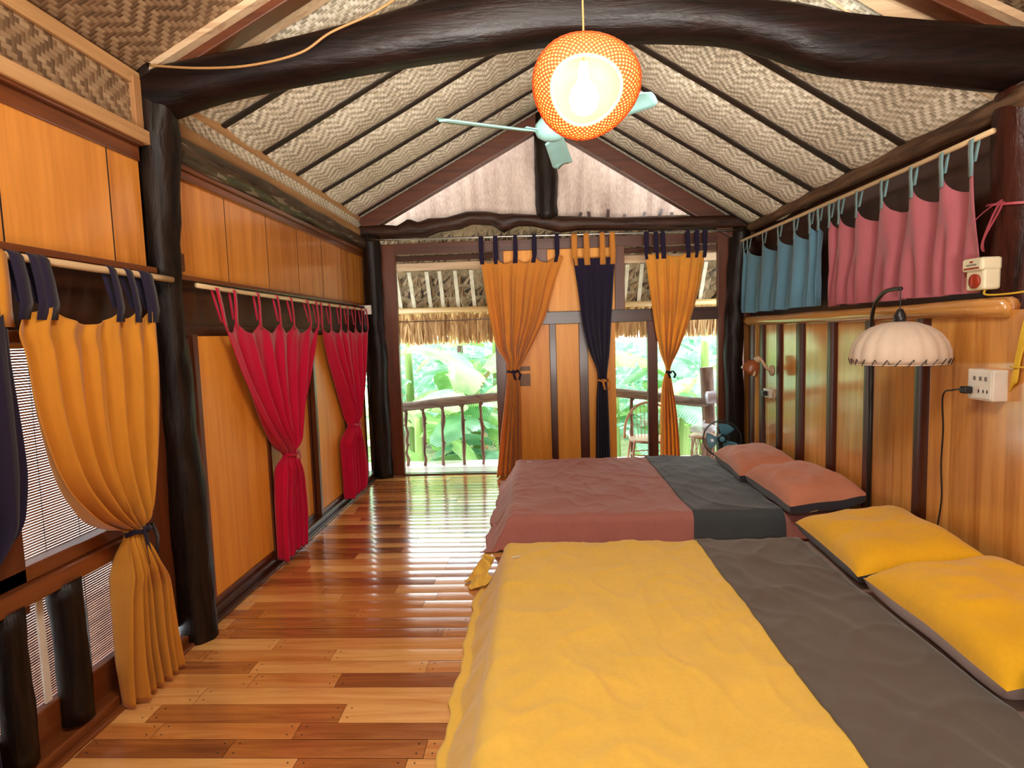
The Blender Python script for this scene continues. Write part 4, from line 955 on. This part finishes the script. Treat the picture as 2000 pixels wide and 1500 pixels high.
# socket box, plug and cable by the pillar
def boxes():
    r = thing('socket_box', (2.24, 3.03, 1.27), 'white surface socket box on the reddish pillar above the pillows', 'socket')
    MB().box((2.2, 2.945, 1.195), (2.285, 3.115, 1.35)).build('housing', M['white'], r, bevel=.006)
    MB().box((2.196, 2.955, 1.205), (2.201, 3.105, 1.34)).build('faceplate', M['white'], r, bevel=.002)
    for y in (2.985, 3.02, 3.06):
        MB().box((2.1925, y - .008, 1.295), (2.197, y + .008, 1.315)).build('switch', M['grey'], r, bevel=.002)
    for y in (2.975, 3.0, 3.03):
        MB().box((2.194, y - .003, 1.235), (2.1965, y + .003, 1.25)).build('pin_hole', M['blackp'], r)
    p = thing('power_cord', (2.17, 3.08, 1.25), 'black plug and long cord hanging from the white socket box', 'cord')
    MB().box((2.15, 3.065, 1.225), (2.195, 3.105, 1.262)).build('plug', M['blackp'], p, bevel=.008)
    MB().tube(catmull([(2.16, 3.085, 1.245), (2.13, 3.12, 1.24), (2.15, 3.22, 1.2), (2.21, 3.3, 1.0), (2.235, 3.345, .8), (2.24, 3.34, .6), (2.24, 3.37, .42)], 8), .0045, 6).build('cable', M['blackp'], p, True)
    t = thing('timer_switch', (2.24, 3.1, 1.82), 'cream timer switch with red-brown dial on the pillar by the pink valance', 'switch')
    MB().box((2.2, 3.03, 1.745), (2.285, 3.155, 1.865)).build('housing', M['cream'], t, bevel=.012)
    MB().box((2.185, 3.025, 1.84), (2.285, 3.165, 1.905)).build('head', M['cream'], t, bevel=.012)
    dl = MB().lathe([(.036, 0), (.036, .012), (.03, .016)], 24, (2.202, 3.085, 1.79), (-1, 0, 0)).build('dial', M['redpl'], t, True)
    MB().box((2.176, 3.08, 1.765), (2.188, 3.09, 1.815)).build('dial_grip', M['redpl'], dl, bevel=.002)
    MB().box((2.1825, 3.045, 1.85), (2.186, 3.145, 1.858)).build('red_strip', M['redpl'], t)
    MB().box((2.1825, 3.06, 1.868), (2.186, 3.13, 1.874)).build('print_line', M['grey'], t)
    MB().box((2.1825, 3.085, 1.882), (2.186, 3.105, 1.89)).build('print_mark', M['redpl'], t)
    tag(MB().tube(catmull([(2.23, 3.06, 1.745), (2.22, 3.04, 1.72), (2.22, 2.9, 1.715), (2.25, 2.7, 1.725), (2.26, 2.3, 1.72)], 8), .005, 6).build('yellow_cable', M['yellowc'], smooth=True), 'thin yellow cable leaving the timer switch along the pillar', 'cable')
    c = thing('cable_coil', (2.25, 2.9, 1.4), 'bundled coil of yellow cable beside the white socket box', 'cable')
    m = MB()
    for k in range(5):
        o = .012 * k
        m.tube(catmull([(2.27, 2.93 - o * .4, 1.25 + o), (2.255, 2.9 - o * .5, 1.3), (2.255, 2.885 - o * .5, 1.4), (2.26, 2.86 - o * .5, 1.55 - o), (2.27, 2.84 - o * .5, 1.66 - o * 2)], 6), .005, 6)
    m.build('loops', M['yellowc'], c, True)
    MB().tube([(2.262 + .022 * math.cos(i * PI / 6), 2.88 + .035 * math.sin(i * PI / 6), 1.37) for i in range(13)], .004, 6, cap=False).build('binding', M['yellowc'], c, True)
    rb = thing('ribbon', (2.26, 2.99, 2.2), 'pink ribbon tied round the reddish pillar with loose ends', 'ribbon')
    m = MB(); m.ribbon([(2.41 + .15 * math.cos(a), 3.07 + .15 * math.sin(a), 2.16 + .02 * math.sin(a)) for a in [PI * .8 + i * PI * 1.1 / 16 for i in range(17)]], (0, 0, 1), .012); m.build('band', M['ribbon'], rb, True)
    m = MB().ribbon(catmull([(2.25, 3.0, 2.17), (2.225, 3.02, 2.1), (2.2, 3.05, 1.97), (2.21, 3.05, 1.93), (2.2, 3.04, 1.99), (2.23, 3.0, 2.1), (2.25, 2.99, 2.16)], 6), (0, .8, .2), .018)
    m.ribbon(catmull([(2.25, 3.0, 2.17), (2.2, 3.05, 2.12), (2.17, 3.1, 2.06)], 5), (0, .6, .4), .008); m.build('loose_ends', M['ribbon'], rb, True)
boxes()
# hanging tan cord on the beam
tag(MB().tube(catmull([(-1.83, 2.88, 2.94), (-1.6, 2.90, 2.925), (-1.35, 2.9, 2.925), (-1.1, 2.9, 2.97), (-.95, 2.91, 3.06), (-.75, 2.92, 3.14), (-.6, 2.95, 3.24)], 8), .006, 8).build('tan_cord', M['tancord'], smooth=True), 'tan cord sagging along the arched beam from the left pillar', 'cord')

# table fan
def tfan():
    c = V((1.965, 6.4, .395)); root = thing('table_fan', (1.965, 6.43, 0), 'table fan with clear blue blades behind the farther mattress', 'fan')
    d = V((-.25, -1, .1)).normalized(); q = V((0, 0, 1)).rotation_difference(d)
    def P(r, a, h): return c + q @ V((r * math.cos(a), r * math.sin(a), h))
    m = MB()
    for rr, h in ((.2, 0.), (.19, .05), (.19, -.05)): m.tube([P(rr, 2 * PI * i / 40, h) for i in range(41)], .003, 6, cap=False)
    for i in range(60):
        a = 2 * PI * i / 60
        m.tube([P(.05, a, .06), P(.12, a, .06), P(.185, a, .04), P(.2, a, 0), P(.185, a, -.04), P(.05, a, -.06)], .0009, 4)
    m.build('cage', M['blackp'], root, True)
    for k in range(3):
        a0 = 2 * PI * k / 3 + 1.0; b = MB()
        b.grid(lambda u, v: P(lerp(.045, .165, u), a0 + (v - .5) * lerp(1.0, 1.5, u) * (1 - .25 * u * u), .03 * (v - .5)), 10, 8); b.build('blade', M['bluepl'], root, True, solid=.003)
    hb = MB().lathe([(.045, -.02), (.05, .03), (.04, .065), (.001, .07)], 24, c, d).build('hub', M['blackp'], root, True)
    MB().lathe([(.032, 0), (.028, .006), (.001, .008)], 20, c + d * .066, d).build('hub_badge', M['bluepl'], hb, True)
    MB().lathe([(.001, -.14), (.05, -.13), (.055, -.05), (.045, 0)], 20, c, d).build('motor', M['blackp'], root, True)
    MB().tube([(c.x, c.y + .09, .02), (c.x, c.y + .09, .38)], .018, 10).build('stand', M['blackp'], root, True)
    MB().lathe([(.13, 0), (.13, .02), (.03, .035)], 24, (c.x, c.y + .09, .0)).build('base', M['blackp'], root, True)
tfan()

def edge_fan():
    x, y = 1.71, 1.88; r = thing('desk_fan', (x, y, .26), 'teal desk fan at the right edge beside the nearest yellow pillow', 'fan')
    MB().lathe([(.09, .275), (.09, .29), (.03, .30), (.025, .38), (.12, .385), (.125, .41), (.11, .43), (.02, .44), (.018, .56)], 24, (x, y, 0)).build('stand', M['teal'], r, True)
    MB().lathe([(.001, -.03), (.035, -.025), (.04, .03), (.001, .045)], 20, (x, y - .02, .6), (-.3, -1, .1)).build('hub', M['blackp'], r, True)
    for k in range(3):
        a0 = 2 * PI * k / 3 + 2.9
        MB().grid(lambda u, v: (x + lerp(.04, .15, u) * math.cos(a0 + (v - .5) * .9), y - .03 + .02 * (v - .5), .6 + lerp(.04, .15, u) * math.sin(a0 + (v - .5) * .9)), 8, 6).build('blade', M['teal'], r, True, solid=.003)
edge_fan()
# ------------------------------------------------------------------ porch furniture
def rattan_chair():
    root = thing('rattan_chair', (1.3, 6.98, 0), 'round-backed rattan armchair on the porch behind the far window', 'chair')
    cx, cy = 1.3, 7.0
    hoop = [(cx + .31 * math.cos(a), cy - .1 + .17 * max(0, math.sin(a)) , .33 + .40 * math.sin(a) ** .9 if math.sin(a) > 0 else .33) for a in [PI * i / 24 for i in range(25)]]
    MB().tube(hoop, .016, 8).build('back_hoop', M['rattan'], root, True)
    m = MB().lathe([(.001, .3), (.2, .31), (.24, .315), (.25, .3), (.24, .285), (.001, .28)], 28, (cx, cy, 0)); m.build('seat', M['rattan'], root, True)
    m = MB()
    for i in range(9):
        x = lerp(-.2, .2, i / 8); m.tube([(cx + x * .8, cy + .08, .31), (cx + x, cy + .06, .33 + .40 * math.sqrt(max(0, 1 - (x / .31) ** 2)))], .004, 5)
    m.tube([(cx - .24, cy + .07, .47), (cx + .24, cy + .07, .47)], .004, 5)
    m.build('back_spindles', M['rattan'], root, True)
    for sx in (-1, 1):
        for sy in (-1, 1):
            MB().tube([(cx + sx * .2, cy + sy * .15, .3), (cx + sx * .24, cy + sy * .17, 0)], .014, 8).build('leg', M['rattan'], root, True)
    MB().tube([(cx + .22 * math.cos(2 * PI * i / 24), cy + .16 * math.sin(2 * PI * i / 24), .13) for i in range(25)], .008, 6, cap=False).build('stretcher_ring', M['rattan'], root, True)
rattan_chair()
def stool():
    cx, cy = 1.95, 7.0
    r = thing('rattan_table', (cx, cy, 0), 'small rattan drum table on the porch behind the table fan', 'table')
    m = MB().lathe([(.001, .33), (.18, .335), (.19, .32), (.18, .31), (.001, .305)], 24, (cx, cy, 0)); m.build('table_top', M['rattan'], r, True)
    m = MB()
    for i in range(14):
        a = 2 * PI * i / 14
        for s in (-1, 1): m.tube([(cx + .17 * math.cos(a), cy + .17 * math.sin(a), .0), (cx + .15 * math.cos(a + s * .45), cy + .15 * math.sin(a + s * .45), .31)], .005, 5)
    m.build('lattice_base', M['rattan'], r, True)
    b = thing('plastic_bag', (cx, cy, .335), 'clear plastic bag lying on the small rattan table', 'bag')
    m = MB()
    m.grid(lambda u, v: (cx - .02 + (.15 * math.sin(PI * v) ** .5 * (1 + .35 * nz(u * 7, v * 5, 1))) * math.cos(2 * PI * u), cy + (.1 * math.sin(PI * v) ** .5 * (1 + .35 * nz(u * 7, v * 5, 1))) * math.sin(2 * PI * u), .345 + .13 * v), 24, 10); m.build('film', M['bag'], b, True)
    MB().tube([(cx - .02, cy, .47), (cx - .01, cy, .51)], .012, 8).build('knot', M['bag'], b, True)
stool()
rb = thing('rolled_bundle', (2.12, 7.1, .76), 'pale plastic-wrapped roll lying on the porch rail beside the post', 'bundle')
MB().tube([(2.0, 7.1, .765), (2.2, 7.1, .775), (2.5, 7.1, .78)], .075, 16, .15, 7.).build('roll', M['roll'], rb, True)
MB().tube([(2.12 + 0 * i, 7.1 + .08 * math.cos(i * PI / 8), .77 + .08 * math.sin(i * PI / 8)) for i in range(17)], .006, 6, cap=False).build('tie', M['white'], rb, True)
tag(MB().grid(lambda u, v: (2.16 + .12 * u + .015 * math.sin(v * 6), 7.08 + .02 * math.sin(u * 9), lerp(.69, .012, v) ), 10, 12).build('red_cloth', M['redcloth'], smooth=True, solid=.003), 'red cloth hanging below the wrapped roll down to the porch deck', 'cloth')

# ------------------------------------------------------------------ garden
tag(MB().grid(lambda u, v: (lerp(-4.2, 6, u), lerp(7.5, 22, v), -1.3 + .15 * nz(u * 9, v * 9) + v * 1.0), 40, 30).build('garden_ground', M['soil'], smooth=True), 'green garden ground sloping up beyond the porch', 'ground', kind='structure')
def leaf(m, base, az, L, W, rise, droop, rr):
    d = V((math.cos(az), math.sin(az), 0)); s = V((-d.y, d.x, 0)); tw = rr.uniform(-.5, .5)
    def mid(t): return V(base) + d * (L * t * (1 - .15 * droop * t)) + V((0, 0, L * (rise * t - droop * t * t)))
    n0 = len(m.v); K = 22
    for k in range(K + 1):
        t = k / K; p = mid(.12 + .88 * t); w = W * (math.sin(PI * (t * .93 + .05)) ** .55) * .5
        for j in range(-3, 4):
            a = j / 3; rag = 1 - (.18 * rr.random() if abs(j) == 3 else 0)
            q = p + (s * math.cos(tw) + V((0, 0, math.sin(tw)))) * (w * a * rag) + V((0, 0, w * (.35 * abs(a) - .5 * a * a)))
            m.v.append(tuple(q)); m.uv[len(m.v) - 1] = (t * 2, a * .5)
    tears = {(rr.randrange(2, K - 1), rr.choice((0, 5))) for _ in range(4)}
    for k in range(K):
        for j in range(6):
            if (k, j) in tears: continue
            a = n0 + k * 7 + j; m.face((a, a + 1, a + 8, a + 7))
def banana(i, x, y, z, h, n, mat, label, spread=1.):
    rr = random.Random(100 + i)
    root = thing('banana_plant', (x, y, z), label, 'banana plant', 'banana plants beyond the porch')
    MB().tube([(x + .05 * nz(k, i), y, lerp(z, z + h, k / 5)) for k in range(6)], lambda t: lerp(.11, .06, t), 10).build('stem', M['stemg'], root, True)
    for k in range(n):
        az = 2 * PI * (k * .382 + rr.uniform(-.08, .08)); f = k / n
        m = MB(); leaf(m, (x, y, z + h * lerp(.55, 1.0, f)), az, rr.uniform(1.3, 2.1) * spread, rr.uniform(.65, .95) * spread, lerp(.45, 1.0, f), lerp(.95, .75, f), rr)
        m.build('leaf', mat, root, True)
        if k < 2:
            m = MB(); leaf(m, (x, y, z + h * .6), az + 1.4, .9, .22, -.1, 1.0, rr); m.build('dry_leaf', M['dead'], root, True)
gl = [(-1.8, 8.6, -1.2, 1.6, 11, 'leaf', 'banana plant close behind the left end of the porch rail'),
      (-1.05, 9.6, -1.1, 2.1, 10, 'leaf', 'banana plant seen through the middle of the open doorway'),
      (-.55, 8.7, -1.2, 1.5, 10, 'leafb', 'banana plant behind the rail beside the orange curtain'),
      (-2.4, 10.8, -1.0, 2.6, 10, 'leafb', 'tall banana plant deep in the garden left of the doorway'),
      (1.15, 9.0, -1.2, 1.9, 9, 'leafb', 'banana plant behind the rattan armchair'),
      (2.15, 8.8, -1.2, 2.0, 10, 'leaf', 'banana plant behind the porch post'),
      (2.9, 10.4, -1.0, 2.5, 10, 'leafb', 'tall banana plant deep in the garden beyond the porch post'),
      (-.9, 12.5, -.8, 2.8, 10, 'leaf', 'farthest banana plant in the doorway view')]
for i, (x, y, z, h, n, mt, lab) in enumerate(gl): banana(i, x, y, z, h, n, M[mt], lab)
def palm(i, x, y, z, h, label):
    rr = random.Random(i); root = thing('fan_palm', (x, y, z), label, 'palm', 'fan palms in the garden')
    MB().tube([(x, y, lerp(z, z + h, k / 5)) for k in range(6)], .06, 8, .2, i).build('stem', M['branch'], root, True)
    for k in range(11):
        az = 2 * PI * k * .382; el = rr.uniform(-.3, .9); d = V((math.cos(az) * math.cos(el), math.sin(az) * math.cos(el), math.sin(el))); hub = V((x, y, z + h * rr.uniform(.7, 1.05))) + d * rr.uniform(.3, .5)
        s = d.cross(V((0, 0, 1))).normalized(); m = MB()
        for j in range(13):
            a = lerp(-1.3, 1.3, j / 12); e = (d * math.cos(a) + s * math.sin(a)).normalized(); L = .42 * math.cos(a * .5); tip = hub + e * L - V((0, 0, .12)); sd = e.cross(V((0, 0, 1))).normalized() * .018
            n0 = len(m.v); mid = hub.lerp(tip, .5) + V((0, 0, .05)); m.v += [tuple(hub), tuple(mid - sd), tuple(tip), tuple(mid + sd)]; m.face((n0, n0 + 1, n0 + 2, n0 + 3))
            for q in range(4): m.uv[n0 + q] = (q * .3, .1)
        m.tube([(x, y, z + h * .9), hub], .006, 5); m.build('frond', M['leafb'], root)
palm(1, 1.25, 10.2, -1., 2.4, 'fan palm seen through the far window left of the mullion')
palm(3, -1.5, 11.3, -1., 2.4, 'fan palm in the doorway view behind the banana plants')
hd = MB()
for k in range(9000):
    x = R.uniform(-7, 8); y = R.uniform(13.5, 15.5); z = R.uniform(-.6, 1.6 + .7 * nz(x * .7)); s = R.uniform(.06, .16); a = R.uniform(0, PI * 2); t = R.uniform(-1, 1)
    e1 = V((math.cos(a), math.sin(a) * .4, t)).normalized() * s; e2 = V((-math.sin(a), .3, math.cos(a))).normalized() * s * .45
    c = V((x, y, z)); n0 = len(hd.v); hd.v += [tuple(c - e1), tuple(c + e2), tuple(c + e1), tuple(c - e2)]; hd.face((n0, n0 + 1, n0 + 2, n0 + 3))
    for q in range(4): hd.uv[n0 + q] = (q * .2, .1)
tag(hd.build('garden_foliage', M['leafb']), 'pale green mass of foliage at the back of the garden', 'foliage', kind='stuff')

# ------------------------------------------------------------------ light
w = bpy.data.worlds.new('sky'); bpy.context.scene.world = w; w.use_nodes = True
bg = w.node_tree.nodes['Background']; bg.inputs[0].default_value = (.90, .97, 1., 1); bg.inputs[1].default_value = 6.5
def light(ty, name, loc, energy, col, **kw):
    d = bpy.data.lights.new(name, ty); d.energy = energy; d.color = col
    for k, v in kw.items():
        if k != 'target': setattr(d, k, v)
    o = bpy.data.objects.new(name, d); o.location = loc; C.objects.link(o)
    if 'target' in kw: o.rotation_euler = (V(kw['target']) - V(loc)).to_track_quat('-Z', 'Y').to_euler()
    return o
light('SUN', 'sun', (0, 12, 8), 10., (1., .96, .88), angle=.03, target=(.6, 9.5, 0))
light('AREA', 'room_fill', (.2, -1.6, 2.5), 62, (1., .94, .84), shape='RECTANGLE', size=2.6, size_y=1.4, target=(.2, 4.5, 1.1))  # added soft fill from behind the viewer, not a fitting of the room
light('AREA', 'bay_fill', (.1, 1.0, 3.5), 75, (1., .9, .76), shape='DISK', size=.9, target=(.1, 3.2, 0))  # added overhead fill for the front bay, no lamp hangs here
light('AREA', 'ceiling_fill', (.2, -1.0, 1.0), 72, (1., .95, .87), shape='RECTANGLE', size=2.0, size_y=.8, spread=1.0, target=(.15, 4.9, 3.7))  # added upward fill that brightens the ceiling mats

# ------------------------------------------------------------------ camera
cam = bpy.data.cameras.new('camera'); co = bpy.data.objects.new('camera', cam); C.objects.link(co)
RM = ((.998588, .043274, -.030803), (-.026969, -.086548, -.995883), (-.045762, .995307, -.085259))
co.matrix_world = Matrix(((RM[0][0], -RM[1][0], -RM[2][0], 0), (RM[0][1], -RM[1][1], -RM[2][1], 0), (RM[0][2], -RM[1][2], -RM[2][2], 1.6), (0, 0, 0, 1)))
cam.sensor_width = 36; cam.lens = 1150 / 2000 * 36; cam.clip_start = .05; cam.clip_end = 200
sn = bpy.context.scene; sn.camera = co
sn.view_settings.view_transform = 'Standard'; sn.view_settings.look = 'None'; sn.view_settings.exposure = 0.
sn.cycles.use_denoising = True; sn.cycles.adaptive_threshold = .025; sn.cycles.max_bounces = 7; sn.cycles.diffuse_bounces = 4; sn.cycles.glossy_bounces = 3; sn.cycles.transmission_bounces = 5; sn.cycles.transparent_max_bounces = 8
sn.cycles.sample_clamp_indirect = 6.; sn.cycles.caustics_reflective = False; sn.cycles.caustics_refractive = False
